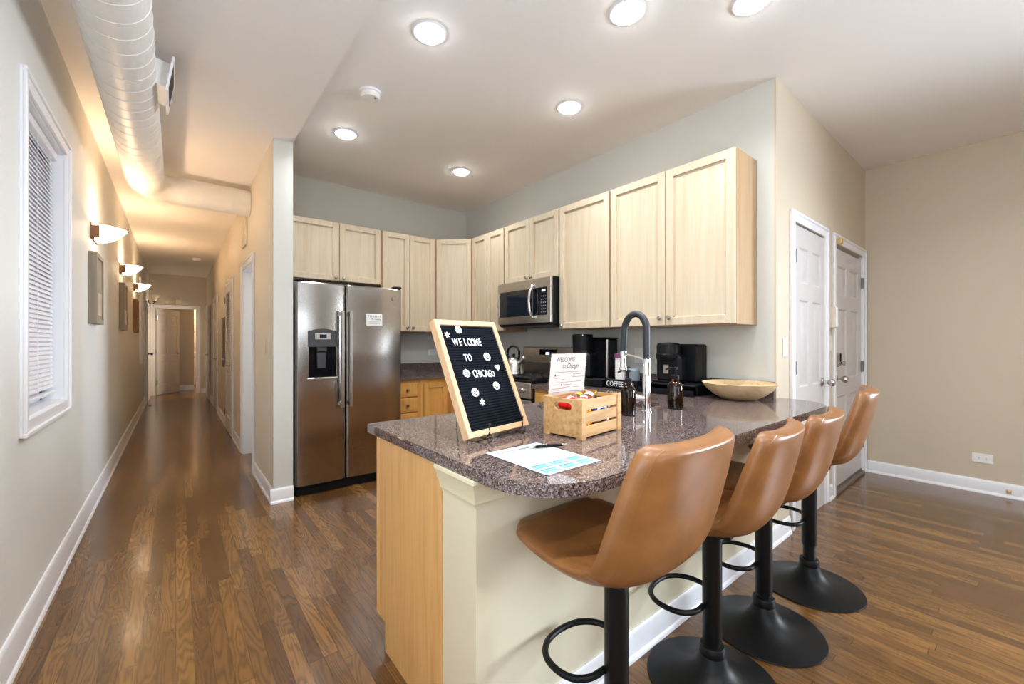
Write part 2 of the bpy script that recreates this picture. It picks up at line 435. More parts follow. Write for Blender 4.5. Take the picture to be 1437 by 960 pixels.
# hall right wall, with the open side-room doorway and a doorway near the far end
DA = (4.70, 5.50); DZ = (11.9, 12.55)
mb = MB()
for (a, b, z0, z1) in ((3.69, DA[0], 0, ZH), (DA[0], DA[1], 2.04, ZH), (DA[1], DZ[0], 0, ZH), (DZ[0], DZ[1], 2.04, ZH), (DZ[1], YF + .12, 0, ZH)):
    mb.box(XH, XH2 - .004, a, b, z0, z1)
struct('wall_hall', mb, 'greige')
struct('wall_kitchen_left', MB().box(XH, XH2, 3.66, 3.69, 0, ZH).box(XH2 - .004, XH2, 3.69, YB, 0, ZC), 'grey')
struct('wall_kitchen_back', MB().box(XH2, XK + T, YB, YB + T, 0, ZC), 'grey')
struct('wall_kitchen_right', MB().box(XK, XK + T, YD + .012, YB, 0, ZC), 'grey')
D1 = (3.235, 3.895); D2 = (4.18, 5.10)
mb = MB()
for (a, b, z0, z1) in ((XK + .001, D1[0], 0, ZC), (D1[0], D1[1], 2.06, ZC), (D1[1], D2[0], 0, ZC), (D2[0], D2[1], 2.06, ZC), (D2[1], XR, 0, ZC)):
    mb.box(a, b, YD, YD + T, z0, z1)
struct('wall_door', mb, 'beige')
WR = (-3.1, -1.3, .9, 2.4)
struct('wall_right', MB().box(XR, XR + T, YR - T, WR[0], 0, ZC).box(XR, XR + T, WR[1], YD + T, 0, ZC).box(XR, XR + T, WR[0], WR[1], 0, WR[2]).box(XR, XR + T, WR[0], WR[1], WR[3], ZC), 'beige')
mb = MB(); WB = (.1, 1.7, .85, 2.45)
for (a, b, z0, z1) in ((XL, WB[0], 0, ZH), (WB[0], WB[1], 0, WB[2]), (WB[0], WB[1], WB[3], ZH), (WB[1], XR, 0, ZH)):
    mb.box(a, b, YR - T, YR, z0, z1)
struct('wall_back', mb, 'beige')
def plain_window(idx, fr_, w, z0, z1):
    """u along the wall, v up, w into the room; sash, meeting rail and pane"""
    mb = MB(fr_)
    for (p, q, r, t) in ((0, w, z0, z0 + .06), (0, w, z1 - .06, z1), (0, .06, z0 + .06, z1 - .06), (w - .06, w, z0 + .06, z1 - .06), (.06, w - .06, (z0 + z1) / 2 - .02, (z0 + z1) / 2 + .02)):
        mb.box(p, q, r, t, -.1, .015)
    o = struct('window_%d' % idx, mb, 'white'); MB(fr_).box(.05, w - .05, z0 + .05, z1 - .05, -.06, -.054).build('glass', 'pane', o)
plain_window(3, frame((WB[0], YR, 0), (1, 0, 0), (0, 0, 1), (0, 1, 0)), WB[1] - WB[0], WB[2], WB[3])
plain_window(4, frame((XL, W0[0], 0), (0, 1, 0), (0, 0, 1), (1, 0, 0)), W0[1] - W0[0], W0[2], W0[3])  # unseen left window, added to go with its fill light
plain_window(5, frame((XR, WR[0], 0), (0, 1, 0), (0, 0, 1), (-1, 0, 0)), WR[1] - WR[0], WR[2], WR[3])  # right window out of view, added for the fill on the left wall
# side room behind the hall wall
struct('wall_side_room', MB().box(XH2, 3.0, 7.6, 7.72, 0, ZH).box(3.0, 3.12, YB + T, 7.72, 0, ZH), 'grey')
struct('wall_end_room', MB().box(2.0, 2.1, 11.0, 13.4, 0, ZH).box(XH2, 2.0, 11.0, 11.1, 0, ZH), 'grey')
struct('ceiling_side_room', MB().box(XH2, 3.12, YB + T, 7.72, ZH, ZH + .1), 'ceil')
# far wall of the hall and the little vestibule beyond it
FO = (-.385, .39)
mb = MB()
for (a, b, z0, z1) in ((XL - T, FO[0], 0, ZH), (FO[0], FO[1], 2.05, ZH), (FO[1], XH, 0, ZH)): mb.box(a, b, YF, YF + .12, z0, z1)
struct('wall_far', mb, 'greige')
struct('wall_vestibule', MB().box(-1.5, .37, 13.75, 13.87, 0, ZH).box(-1.5, -1.38, YF + .12, 13.75, 0, ZH).box(.66, .78, YF + .12, 16, 0, ZH).box(-.1, .66, 15.1, 15.2, 0, ZH), 'beige')

# baseboards: board plus shoe moulding
def baseboard(name, p0, p1, n, hgt=.112, mat='white'):
    """runs from p0 to p1 (xy), sticks out along n"""
    d = Vector((p1[0] - p0[0], p1[1] - p0[1], 0)); L = d.length; d.normalize()
    mb = MB(frame((p0[0], p0[1], 0), d, (n[0], n[1], 0), (0, 0, 1)))
    mb.prism([(0, 0), (.022, 0), (.022, .010), (.016, .02), (.013, .022), (.013, hgt - .018), (.009, hgt - .004), (.006, hgt), (0, hgt)], 'x', 0, L)
    return struct(name, mb, mat)
baseboard('baseboard_left', (XL, -4), (XL, 11.42), (1, 0), .150)
baseboard('baseboard_right', (XR, -4), (XR, .97), (-1, 0))
baseboard('baseboard_hall', (XH, 3.66), (XH, 4.635), (-1, 0))
baseboard('baseboard_hall.001', (XH, 5.57), (XH, 6.47), (-1, 0))
baseboard('baseboard_hall.002', (XH, 7.39), (XH, 9.06), (-1, 0))
baseboard('baseboard_hall.003', (XH, 9.96), (XH, 11.8), (-1, 0))
baseboard('baseboard_hall_end', (XH - .022, 3.66), (XH2 + .002, 3.66), (0, -1))
baseboard('baseboard_bar', (.66, .985), (XK + .2, .985), (0, -1))
baseboard('baseboard_door', (3.975, YD), (4.1, YD), (0, -1))
baseboard('baseboard_far', (.47, YF), (XH, YF), (0, -1))
baseboard('baseboard_vestibule', (-1.3, 13.75), (.37, 13.75), (0, -1), .13)

# ------------------------------------------------------------------ window with blind on the left wall
def window_left(idx, W, blind_label):
    a, b, z0, z1 = W; cw = .062
    mb = MB()
    # casing boards, stepped profile, and jamb liner
    for (p, q, r, t) in ((a - cw, a + .004, z0 - cw, z1 + cw), (b - .004, b + cw, z0 - cw, z1 + cw), (a + .004, b - .004, z1 - .004, z1 + cw), (a + .004, b - .004, z0 - cw, z0 + .004)):
        mb.box(XL, XL + .016, p, q, r, t, .003)
    for (p, q, r, t) in ((a - cw - .002, a - cw + .02, z0 - cw + .018, z1 + cw - .018), (b + cw - .02, b + cw + .002, z0 - cw + .018, z1 + cw - .018), (a - cw - .002, b + cw + .002, z1 + cw - .018, z1 + cw + .002), (a - cw - .002, b + cw + .002, z0 - cw - .002, z0 - cw + .018)):
        mb.box(XL + .010, XL + .024, p, q, r, t, .004)
    for (p, q, r, t) in ((a + .001, a + .012, z0 + .001, z1 - .001), (b - .012, b - .001, z0 + .001, z1 - .001), (a + .012, b - .012, z1 - .012, z1 - .001), (a + .012, b - .012, z0 + .001, z0 + .012)):
        mb.box(XL - T, XL + .001, p, q, r, t)
    # sash
    zm = (z0 + z1) / 2
    for (p, q, r, t) in ((a + .012, a + .05, z0 + .012, z1 - .012), (b - .05, b - .012, z0 + .012, z1 - .012), (a + .012, b - .012, z1 - .055, z1 - .012), (a + .012, b - .012, z0 + .012, z0 + .06), (a + .012, b - .012, zm - .02, zm + .02)):
        mb.box(XL - .112, XL - .082, p, q, r, t)
    w = struct('window_%d' % idx, mb, 'white')
    MB().box(XL - .10, XL - .096, a + .04, b - .04, z0 + .05, z1 - .05).build('glass', 'pane', w)
    # blind
    t = thing('venetian_blind', blind_label, 'blind', (XL - .04, (a + b) / 2, z0 + .02))
    MB().box(XL - .062, XL - .022, a + .018, b - .018, z1 - .055, z1 - .014, .003).build('headrail', 'white', t)
    mb = MB(); z = z1 - .068; cs, sn = math.cos(1.12), math.sin(1.12)
    while z > z0 + .075:
        m = frame((XL - .042, (a + b) / 2, z), (0, 1, 0), (cs, 0, -sn), (sn, 0, cs)); L = (b - a) / 2 - .022
        mb.M = m
        pts = [(-.0135, 0), (-.0065, .0016), (0, .0022), (.0065, .0016), (.0135, 0)]
        mb.prism(pts + [(p, q - .0007) for p, q in pts[::-1]], 'x', -L, L)
        z -= .0225
    mb.build('slats', 'white', t)
    MB().box(XL - .056, XL - .028, a + .022, b - .022, z0 + .045, z0 + .062, .004).build('bottom_rail', 'white', t)
    for yy in (a + .14, (a + b) / 2, b - .14):
        MB().cyl((XL - .028, yy, z0 + .06), (XL - .028, yy, z1 - .03), .0011, n=6).build('ladder_cord', 'white', t)
    return w
window_left(1, W1, 'white venetian blind in the near window on the left wall')
window_left(2, W2, 'white venetian blind in the far hall window, mostly seen edge-on')

# ------------------------------------------------------------------ doors
def six_panel(mb, w, hgt, t=.036):
    """door leaf in local u,v,w frame with recessed raised panels"""
    k = w / .76; st = .105 * k; mid = .10 * k; pw = (w - 2 * st - mid) / 2
    rows = ((.23, .79), (.93, 1.53), (1.645, 1.89)); rows = [(a * hgt / 2.03, b * hgt / 2.03) for a, b in rows]
    cols = ((st, st + pw), (st + pw + mid, w - st))
    us = [0, cols[0][0], cols[0][1], cols[1][0], cols[1][1], w]; vs = [0] + [q for r in rows for q in r] + [hgt]
    for side in (0, 1):
        z = t if side == 0 else 0; sg = -1 if side == 0 else 1
        for i in range(5):
            for j in range(7):
                u0, u1, v0, v1 = us[i], us[i + 1], vs[j], vs[j + 1]
                if i in (1, 3) and j in (1, 3, 5):
                    prev = [(u0, v0), (u1, v0), (u1, v1), (u0, v1)]; pz = z
                    for ins, dz in ((.012, .009), (.022, .009), (.045, .002)):
                        cur = [(u0 + ins, v0 + ins), (u1 - ins, v0 + ins), (u1 - ins, v1 - ins), (u0 + ins, v1 - ins)]; cz = z + sg * dz
                        for q in range(4):
                            mb.bm.faces.new([mb._v((*prev[q], pz)), mb._v((*prev[(q + 1) % 4], pz)), mb._v((*cur[(q + 1) % 4], cz)), mb._v((*cur[q], cz))])
                        prev, pz = cur, cz
                    mb.bm.faces.new([mb._v((*p, pz)) for p in prev])
                else:
                    mb.bm.faces.new([mb._v((u0, v0, z)), mb._v((u1, v0, z)), mb._v((u1, v1, z)), mb._v((u0, v1, z))])
    P = [(0, 0), (w, 0), (w, hgt), (0, hgt)]
    for q in range(4):
        a, b = P[q], P[(q + 1) % 4]
        mb.bm.faces.new([mb._v((*a, 0)), mb._v((*b, 0)), mb._v((*b, t)), mb._v((*a, t))])
    return mb
def casing(mb, a, b, z1, cw=.07):
    """door casing in a local frame: u along wall, v up, w out"""
    for (p, q, r, t) in ((a - cw, a, 0, z1 + cw), (b, b + cw, 0, z1 + cw), (a, b, z1, z1 + cw)):
        mb.box(p, q, r, t, .0005, .014, .002)
    for (p, q, r, t) in ((a - cw - .002, a - cw + .022, 0, z1 + cw - .02), (b + cw - .022, b + cw + .002, 0, z1 + cw - .02), (a - cw - .002, b + cw + .002, z1 + cw - .02, z1 + cw + .002)):
        mb.box(p, q, r, t, .008, .022, .004)
    return mb
def hinge(mb, u, v, w, hgt=.09):
    mb.cyl((u, v - hgt / 2, w), (u, v + hgt / 2, w), .007, n=10); mb.box(u - .014, u + .014, v - hgt / 2, v + hgt / 2, w - .012, w - .003)
def knob(mb, u, v, w, d=1):
    mb.lathe([(0, 0), (.032, 0), (.032, .006), (.024, .012), (.011, .016), (.010, .034), (.018, .042), (.027, .055), (.0285, .066), (.024, .077), (.012, .083), (0, .084)], (0, 0, 0), 20)
FD = lambda x, y=YD: frame((x, y, 0), (1, 0, 0), (0, 0, 1), (0, -1, 0))    # u=+X v=Z w=-Y
# closet door
d1 = struct('door_1', six_panel(MB(FD(D1[0] + .004, YD + .03)), D1[1] - D1[0] - .008, 2.045), 'door')
casing(MB(FD(0)), D1[0], D1[1], 2.06).box(D1[0] - .001, D1[0] + .004, 0, 2.06, -.1, .004).box(D1[1] - .004, D1[1] + .001, 0, 2.06, -.1, .004).build('casing', 'white', d1)
for z in (.22, 1.075, 1.83):
    mb = MB(FD(0)); hinge(mb, D1[0] + .008, z, .012); mb.build('hinge', 'darknickel', d1)
mb = MB(frame((D1[1] - .065, YD - .006, .945), (1, 0, 0), (0, 0, 1), (0, -1, 0))); knob(mb, 0, 0, 0); mb.build('door_knob', 'nickel', d1)
# entry door
d2 = struct('door_2', six_panel(MB(FD(D2[0] + .006, YD + .045)), D2[1] - D2[0] - .012, 2.03).box(0, 0, 0, 0, 0, 0), 'door')
casing(MB(FD(0)), D2[0], D2[1], 2.06).box(D2[0] - .001, D2[0] + .006, 0, 2.06, -.1, .004).box(D2[1] - .006, D2[1] + .001, 0, 2.06, -.1, .004).build('casing', 'white', d2)
for z in (.30, 1.02, 1.81):
    mb = MB(FD(0)); hinge(mb, D2[1] - .008, z, .006, .1); mb.build('hinge', 'darknickel', d2)
mb = MB(frame((D2[0] + .075, YD + .009, .945), (1, 0, 0), (0, 0, 1), (0, -1, 0))); knob(mb, 0, 0, 0); mb.build('door_knob', 'nickel', d2)
mb = MB(FD(D2[0] + .085, YD + .009)); mb.box(-.036, .036, 1.045, 1.16, 0, .03, .012); lk = mb.build('keypad_lock', 'nickel', d2)
MB(FD(D2[0] + .085, YD + .009)).box(-.014, .020, 1.085, 1.158, .026, .036, .006).build('keypad_cover', 'blackgloss', lk)
MB(frame((D2[0] + .1, YD - .02, 1.075), (1, 0, 0), (0, 0, 1), (0, -1, 0))).lathe([(0, 0), (.012, 0), (.012, .014), (.018, .016), (.018, .03), (0, .032)], (0, 0, 0), 16).build('thumb_turn', 'nickel', lk)
MB(FD(0)).box(D2[0] - .004, D2[0] + .045, 2.045, 2.095, .012, .05, .006).build('brass_latch', 'brass', d2)
MB(FD(0)).box(D2[0], D2[1], 0, .028, -.1, .02, .004).box(D2[0], D2[1], .028, .048, -.06, -.005).build('threshold', 'seal', d2)

# hall doors.  right wall frame: u = +Y, v = Z, w = -X
FH = lambda y, x=XH: frame((x, y, 0), (0, 1, 0), (0, 0, 1), (-1, 0, 0))
mb = casing(MB(FH(0)), DA[0], DA[1], 2.04)
mb.box(DA[0] + .001, DA[0] + .014, 0, 2.026, -.15, .003).box(DA[1] - .014, DA[1] - .001, 0, 2.026, -.15, .003).box(DA[0] + .001, DA[1] - .001, 2.026, 2.039, -.15, .003)
struct('trim_1', mb, 'white')
def lever(mb):
    mb.lathe([(0, 0), (.028, 0), (.028, .007), (.012, .012), (.011, .045), (0, .045)], (0, 0, 0), 16)
    mb.tube([(0, 0, .045), (.03, 0, .048), (.07, -.004, .048), (.11, 0, .046)], [.010, .010, .009, .007], 10)
# louvred closet door
la, lb = 6.56, 7.30
mb = MB(FH(0)); ww = lb - la
mb.box(la, la + .09, .01, 2.04, .002, .03, .003).box(lb - .09, lb, .01, 2.04, .002, .03, .003)
for z0, z1 in ((.01, .22), (.86, .98), (1.93, 2.04)): mb.box(la + .088, lb - .088, z0, z1, .002, .03, .003)
mb.box(la + .088, lb - .088, .22, .86, .002, .014); mb.box(la + .13, lb - .13, .27, .81, .012, .022, .008)
z = 1.0
while z < 1.915:
    mb.M = FH(0) @ frame((0, z, .016), (1, 0, 0), (0, .80, -.6), (0, .6, .8)); mb.box(la + .085, lb - .085, -.02, .02, -.003, .003); z += .036
mb.M = FH(0)
d3 = struct('door_3', mb, 'door')
casing(MB(FH(0)), la - .004, lb + .004, 2.05).build('casing', 'white', d3)
for z in (.25, 1.05, 1.85):
    mb = MB(FH(0)); hinge(mb, lb - .002, z, .034); mb.build('hinge', 'darknickel', d3)
mb = MB(frame((XH - .03, la + .05, .95), (0, 1, 0), (0, 0, 1), (-1, 0, 0))); lever(mb); mb.build('door_lever', 'nickel', d3)
# closed panel door further along
mb = six_panel(MB(FH(9.14, XH + .02)), .74, 2.03, .026); d4 = struct('door_4', mb, 'door')
casing(MB(FH(0)), 9.13, 9.89, 2.04).build('casing', 'white', d4)
mb = MB(frame((XH - .006, 9.2, .95), (0, 1, 0), (0, 0, 1), (-1, 0, 0))); lever(mb); mb.build('door_lever', 'nickel', d4)
# door folded back against the hall wall near the end
mb = six_panel(MB(frame((.574, 11.12, .012), (0, 1, 0), (0, 0, 1), (-1, 0, 0))), .76, 2.03, .036); d5 = struct('door_5', mb, 'door')
casing(MB(FH(0)), DZ[0], DZ[1], 2.04).box(DZ[0] - .002, DZ[0] + .014, 0, 2.04, -.14, .002).box(DZ[1] - .014, DZ[1] + .002, 0, 2.04, -.14, .002).build('casing', 'white', d5)
mb = MB(frame((.538, 11.18, .98), (0, 1, 0), (0, 0, 1), (-1, 0, 0))); lever(mb); mb.build('door_lever', 'nickel', d5)
# far door, swung inward
dv = Vector((.415, .637, 0)).normalized()
mb = six_panel(MB(frame((FO[0] + .01, YF + .10, .012), dv, (0, 0, 1), dv.cross(Vector((0, 0, 1))))), .76, 2.02); d6 = struct('door_6', mb, 'door')
casing(MB(FD(0, YF)), FO[0], FO[1], 2.05).box(FO[0] - .002, FO[0] + .012, 0, 2.05, -.13, .002).box(FO[1] - .012, FO[1] + .002, 0, 2.05, -.13, .002).box(FO[0], FO[1], 2.04, 2.052, -.13, .002).build('casing', 'white', d6)
nrm = dv.cross(Vector((0, 0, 1)))
for z in (.3, 1.03, 1.82):
    MB(frame((FO[0] + .01, YF + .10, z), dv, (0, 0, 1), nrm)).cyl((-.004, -.05, .04), (-.004, .05, .04), .012, n=10).build('hinge', 'nickel', d6)
mb = MB(frame(Vector((FO[0] + .01, YF + .10, .97)) + dv * .69 + nrm * .036, -dv, (0, 0, 1), nrm)); lever(mb); mb.build('door_lever', 'nickel', d6)
# door on the left wall near the end, and the bright door past the vestibule
FL = lambda y, x=XL: frame((x, y, 0), (0, 1, 0), (0, 0, 1), (1, 0, 0))
d7 = struct('door_7', six_panel(MB(FL(11.53, XL + .002)), .76, 2.03, .026), 'door')
casing(MB(FL(0)), 11.52, 12.30, 2.04).build('casing', 'white', d7)
mb = MB(frame((XL + .028, 11.6, 1.0), (0, 1, 0), (0, 0, 1), (1, 0, 0))); knob(mb, 0, 0, 0); mb.build('door_knob', 'iron', d7)
d8 = struct('door_8', six_panel(MB(frame((-.09, 15.09, .02), (1, 0, 0), (0, 0, 1), (0, -1, 0))), .74, 2.03), 'door')

# ------------------------------------------------------------------ duct
dx, dr, dz, dyb = -.206, .127, 2.655, 4.98
root = thing('air_duct', 'white spiral air duct under the hall ceiling, bending into the right wall', 'duct', (dx, 2.0, dz - dr))
pts = [(dx, -3.9, dz), (dx, 0, dz), (dx, 4.76, dz)]
for a in range(1, 9):
    t = a / 9 * PI / 2; pts.append((dx + .22 * (1 - math.cos(t)), 4.76 + .22 * math.sin(t), dz))
pts += [(dx + .22, dyb, dz), (XH - .004, dyb, dz)]
MB().tube(pts, dr, 48).build('duct_pipe', 'duct', root)
hp = []; n = 0
y = -.6
while y < 4.70:
    a = 2 * PI * (y / .118); hp.append((dx + (dr + .0005) * math.sin(a), y, dz + (dr + .0005) * math.cos(a))); y += .118 / 28
MB().tube(hp, .0026, 5).build('spiral_seam', 'duct', root)
hp = []; x = dx + .26
while x < XH - .02:
    a = 2 * PI * (x / .118); hp.append((x, dyb + (dr + .0005) * math.sin(a), dz + (dr + .0005) * math.cos(a))); x += .118 / 28
MB().tube(hp, .0026, 5).build('spiral_seam', 'duct', root)
for a in range(0, 4):
    t = (a + .5) / 4 * PI / 2; c = Vector((dx + .22 * (1 - math.cos(t)), 4.76 + .22 * math.sin(t), dz)); tg = Vector((math.sin(t), math.cos(t), 0)); sd = Vector((tg.y, -tg.x, 0))
    MB().tube([c + (sd * math.cos(q * PI / 16) + Vector((0, 0, 1)) * math.sin(q * PI / 16)) * dr for q in range(32)], .003, 6, close=True).build('elbow_seam', 'duct', root)
# register box tapped into the pipe
A = Vector((-.047, 0, 2.58)); B = Vector((-.0165, 0, 2.769)); up = (B - A).normalized(); nn = Vector((up.z, 0, -up.x)); Lr = (B - A).length
fr = frame((A.x, 2.85, A.z), (0, 1, 0), up, nn)
rb = MB(fr).box(.035, .275, .03, Lr - .03, -.12, 0).build('register_box', 'duct', root)
MB(fr).box(.02, .29, .02, Lr - .02, -.075, -.069).build('collar_flange', 'duct', rb)
mb = MB(fr).box(0, .31, 0, .03, 0, .012, .003).box(0, .31, Lr - .03, Lr, 0, .012, .003).box(0, .03, .03, Lr - .03, 0, .012, .003).box(.28, .31, .03, Lr - .03, 0, .012, .003)
rp = mb.build('register_plate', 'white', root)
mb = MB(fr); v = .036
while v < Lr - .034: mb.box(.03, .28, v, v + .003, .001, .012); v += .011
mb.build('grille', 'seal', rp)

# ------------------------------------------------------------------ ceiling fixtures
def downlight(loc, label, light=True):
    t = thing('downlight', label, 'ceiling light', loc, 0, 'recessed downlights in the ceiling')
    MB().lathe([(.070, -.001), (.092, -.001), (.092, -.004), (.086, -.008), (.072, -.008), (.070, -.001)], (0, 0, 0), 40).build('trim_ring', 'white', t, local=True)
    MB().lathe([(0, -.003), (.0705, -.003), (.0695, -.012), (.064, -.020), (.05, -.026), (0, -.030)], (0, 0, 0), 32).build('lens', 'lens', t, local=True)
    l = bpy.data.lights.new('lamp', 'AREA'); l.shape = 'DISK'; l.size = .13; l.energy = DOWN_P; l.color = LED; l.spread = 2.5
    o = bpy.data.objects.new('lamp', l); COL.objects.link(o); o.parent = t; o.location = (0, 0, -.034)
    return t
DL = [((2.188, .846), 'lit recessed downlight cut by the top edge of the photo, nearest the peninsula tip'),
      ((1.77, 1.268), 'lit recessed downlight over the peninsula, second from the right along the top'),
      ((1.062, 2.02), 'large lit recessed downlight nearest the hall soffit, left of the peninsula lights'),
      ((2.167, 2.038), 'lit recessed downlight in front of the single tall wall cabinet'),
      ((1.053, 3.417), 'lit recessed downlight in front of the refrigerator'),
      ((2.162, 3.468), 'smallest lit recessed downlight, near the kitchen corner')]
d0 = downlight((*DL[0][0], ZC), DL[0][1])
for (xy, lb_) in DL[1:]: dup(d0, (*xy, ZC), None, lb_)
# more of the same in the living room behind the camera (they light this view)
for (xyz, k_, lb_) in (((.50, .40, ZH), 2.2, 'lit recessed downlight in the lower ceiling beside the duct, above the camera'), ((1.06, -.9, ZC), 2.0, 'lit recessed downlight in the living room ceiling behind the camera'),
                       ((3.6, -.3, ZC), 1.5, 'lit recessed downlight in the living room ceiling near the white doors'), ((3.4, -2.2, ZC), 1.5, 'lit recessed downlight in the living room ceiling near the added right window')):
    r_ = dup(d0, xyz, None, lb_)
    for ch in r_.children:
        if ch.type == 'LIGHT': ch.data = ch.data.copy(); ch.data.energy = DOWN_P * k_
def smoke(loc, label):
    t = thing('smoke_detector', label, 'smoke detector', loc)
    MB().lathe([(0, 0), (.072, 0), (.072, -.012), (.066, -.014), (0, -.014)], (0, 0, 0), 36).build('mounting_base', 'white', t, local=True)
    MB().lathe([(.06, -.013), (.062, -.03), (.052, -.042), (0, -.044)], (0, 0, 0), 36).build('cover', 'whiteplastic', t, local=True)
    MB().lathe([(0, -.0435), (.007, -.0435), (.007, -.046), (0, -.046)], (.02, -.03, 0), 12).build('test_button', 'seal', t, local=True)
    return t
smoke((1.01, 2.754, ZC), 'white round smoke detector on the kitchen ceiling by the soffit')
smoke((.30, 9.9, ZH), 'white round smoke detector on the far hall ceiling')

# ------------------------------------------------------------------ sconces on the left hall wall
def sconce(loc, label):
    t = thing('wall_sconce', label, 'wall light', loc, 0, 'half bowl sconces along the hall')
    MB().box(0, .022, -.15, -.135, -.004, .112, .002).box(0, .012, -.14, .14, .0, .10, .002).box(0, .05, -.17, -.15, .006, .112, .002).build('wall_plate', 'brownwood', t, local=True)
    prof = [(.05, 0), (.085, .012), (.13, .045), (.165, .085), (.18, .105), (.174, .105), (.16, .085), (.125, .05), (.082, .018), (.048, .006)]
    MB().lathe(prof, (.012, 0, 0), 28, 'z', -PI / 2, PI / 2).box(.012, .05, -.05, .05, 0, .006).build('glass_bowl', 'sconceglass', t, local=True)
    MB().tube([(.012 + .178 * math.cos(a), .178 * math.sin(a), .106) for a in [(-PI / 2 + PI * i / 24) for i in range(25)]], .0035, 6).build('rim', 'brass', t, local=True)
    l = bpy.data.lights.new('lamp', 'POINT'); l.energy = SCONCE_P; l.color = WARM; l.shadow_soft_size = .025
    o = bpy.data.objects.new('lamp', l); COL.objects.link(o); o.parent = t; o.location = (.07, 0, .095)
    return t
s0 = sconce((XL, 4.46, 2.015), 'nearest lit half-bowl sconce on the left hall wall')
dup(s0, (XL, 6.48, 2.015), None, 'middle lit half-bowl sconce of the three down the hall')
dup(s0, (XL, 8.45, 2.015), None, 'farthest lit half-bowl sconce down the hall')
# unlit bell lamp
t = thing('bell_wall_lamp', 'unlit white bell glass wall lamp at the far left end of the hall', 'wall light', (XL, 12.42, 2.12))
MB().lathe([(.03, .05), (.04, .09), (.06, .14), (.10, .19), (.096, .19), (.055, .14), (.034, .09), (.024, .052)], (XL + .11, 12.42, 2.12), 24).build('glass_shade', 'bellglass', t)
MB().box(XL, XL + .016, 12.37, 12.47, 2.08, 2.2, .004).tube([(XL + .01, 12.42, 2.13), (XL + .06, 12.42, 2.11), (XL + .11, 12.42, 2.14), (XL + .11, 12.42, 2.175)], .008, 8).cyl((XL + .11, 12.42, 2.15), (XL + .11, 12.42, 2.18), .03).build('bracket', 'iron', t)

# framed pieces on the left hall wall
def picture(y0, y1, z0, z1, wood_, label):
    t = thing('picture_frame', label, 'picture', (XL, (y0 + y1) / 2, z0), 0, 'framed pictures along the hall')
    d = .045; w = .035
    mb = MB().box(XL, XL + d, y0, y0 + w, z0, z1, .002).box(XL, XL + d, y1 - w, y1, z0, z1, .002).box(XL, XL + d, y0 + w, y1 - w, z1 - w, z1, .002).box(XL, XL + d, y0 + w, y1 - w, z0, z0 + w, .002)
    mb.build('frame', wood_, t)
    MB().box(XL + .004, XL + .036, y0 + w, y1 - w, z0 + w, z1 - w).build('picture', 'greywood', t)
    MB().box(XL + .0365, XL + .039, y0 + w + .03, y1 - w - .03, z0 + w + .03, z0 + w + (z1 - z0) * .38).build('painted_reflection', 'picture', t)  # reflection in the lower picture, painted as a pale patch
picture(4.22, 4.58, 1.385, 1.905, 'greywood', 'nearest grey-wood framed picture under the first sconce')
picture(6.26, 6.66, 1.385, 1.905, 'greywood', 'middle grey framed picture under the second sconce')
picture(8.24, 8.60, 1.385, 1.88, 'brownwood', 'farthest brown framed picture under the third sconce')

# small things on the hall's right wall
def wall_plate(label, fr_, w, hh, kind='switch', mat='whiteplastic', name=None, cat=None):
    nm = name or ('light_switch' if kind == 'switch' else 'power_outlet')
    t = thing(nm, label, cat or ('light switch' if kind == 'switch' else 'outlet'), fr_.translation)
    MB(fr_).box(-w / 2, w / 2, -hh / 2, hh / 2, 0, .006, .002).build('cover_plate', mat, t)
    if kind == 'switch':
        MB(fr_).box(-.017, .017, -.033, .033, .004, .009, .002).build('rocker', mat, t)
    else:
        hor = w > hh
        for s_ in (-1, 1):
            c_ = (s_ * .0195, 0) if hor else (0, s_ * .0195)
            MB(fr_).box(c_[0] - .0155, c_[0] + .0155, c_[1] - .0155, c_[1] + .0155, .004, .008, .003).build('socket', mat, t)
            mb = MB(fr_)
            for q in (-.006, .006):
                if hor: mb.box(c_[0] - .004, c_[0] + .004, q - .0012, q + .0012, .0075, .0086)
                else: mb.box(q - .0012, q + .0012, c_[1] - .004, c_[1] + .004, .0075, .0086)
            mb.build('slots', 'darkgrey', t)
    return t
FHp = lambda y, z: frame((XH, y, z), (0, -1, 0), (0, 0, 1), (-1, 0, 0))
wall_plate('beige light switch on the hall wall nearest the doorway', FHp(4.05, 1.21), .072, .118, 'switch', 'ivory')
wall_plate('beige light switch on the hall wall nearest the refrigerator corner', FHp(3.83, 1.21), .072, .118, 'switch', 'ivory')
t = thing('air_vent', 'narrow beige air vent high on the right hall wall above the doorway', 'vent', (XH, 5.3, 2.28))
MB(FH(0)).box(5.16, 5.46, 2.28, 2.60, 0, .02, .004).build('vent_frame', 'ivory', t)
mb = MB(FH(0))
for i in range(9): mb.box(5.18, 5.44, 2.305 + .031 * i, 2.325 + .031 * i, .018, .024)
mb.build('vent_louvers', 'ivory', t)
t = thing('wall_board', 'slim dark framed board on the right hall wall beyond the louvred door', 'wall decor', (XH, 7.7, 1.0))
MB(FH(0)).box(7.55, 7.95, 1.0, 1.62, 0, .03, .003).build('board_frame', 'brownwood', t); MB(FH(0)).box(7.58, 7.92, 1.03, 1.59, .028, .032).build('board_panel', 'darkgrey', t)
t = thing('thermostat', 'small pale thermostat jutting from the right hall wall', 'thermostat', (XH, 8.4, 1.4))
MB(FH(0)).box(8.34, 8.46, 1.37, 1.47, 0, .03, .006).build('thermostat_body', 'ivory', t); MB(FH(0)).box(8.37, 8.43, 1.41, 1.45, .029, .032).build('thermostat_display', 'lcd', t)
t = thing('wall_box', 'small grey box on the right hall wall below the dark board', 'wall box', (XH, 7.55, .9))
MB(FH(0)).box(7.48, 7.62, .88, .985, 0, .045, .006).build('box_body', 'seal', t); MB(FH(0)).box(7.50, 7.60, .90, .965, .044, .048, .002).build('box_lid', 'seal', t)
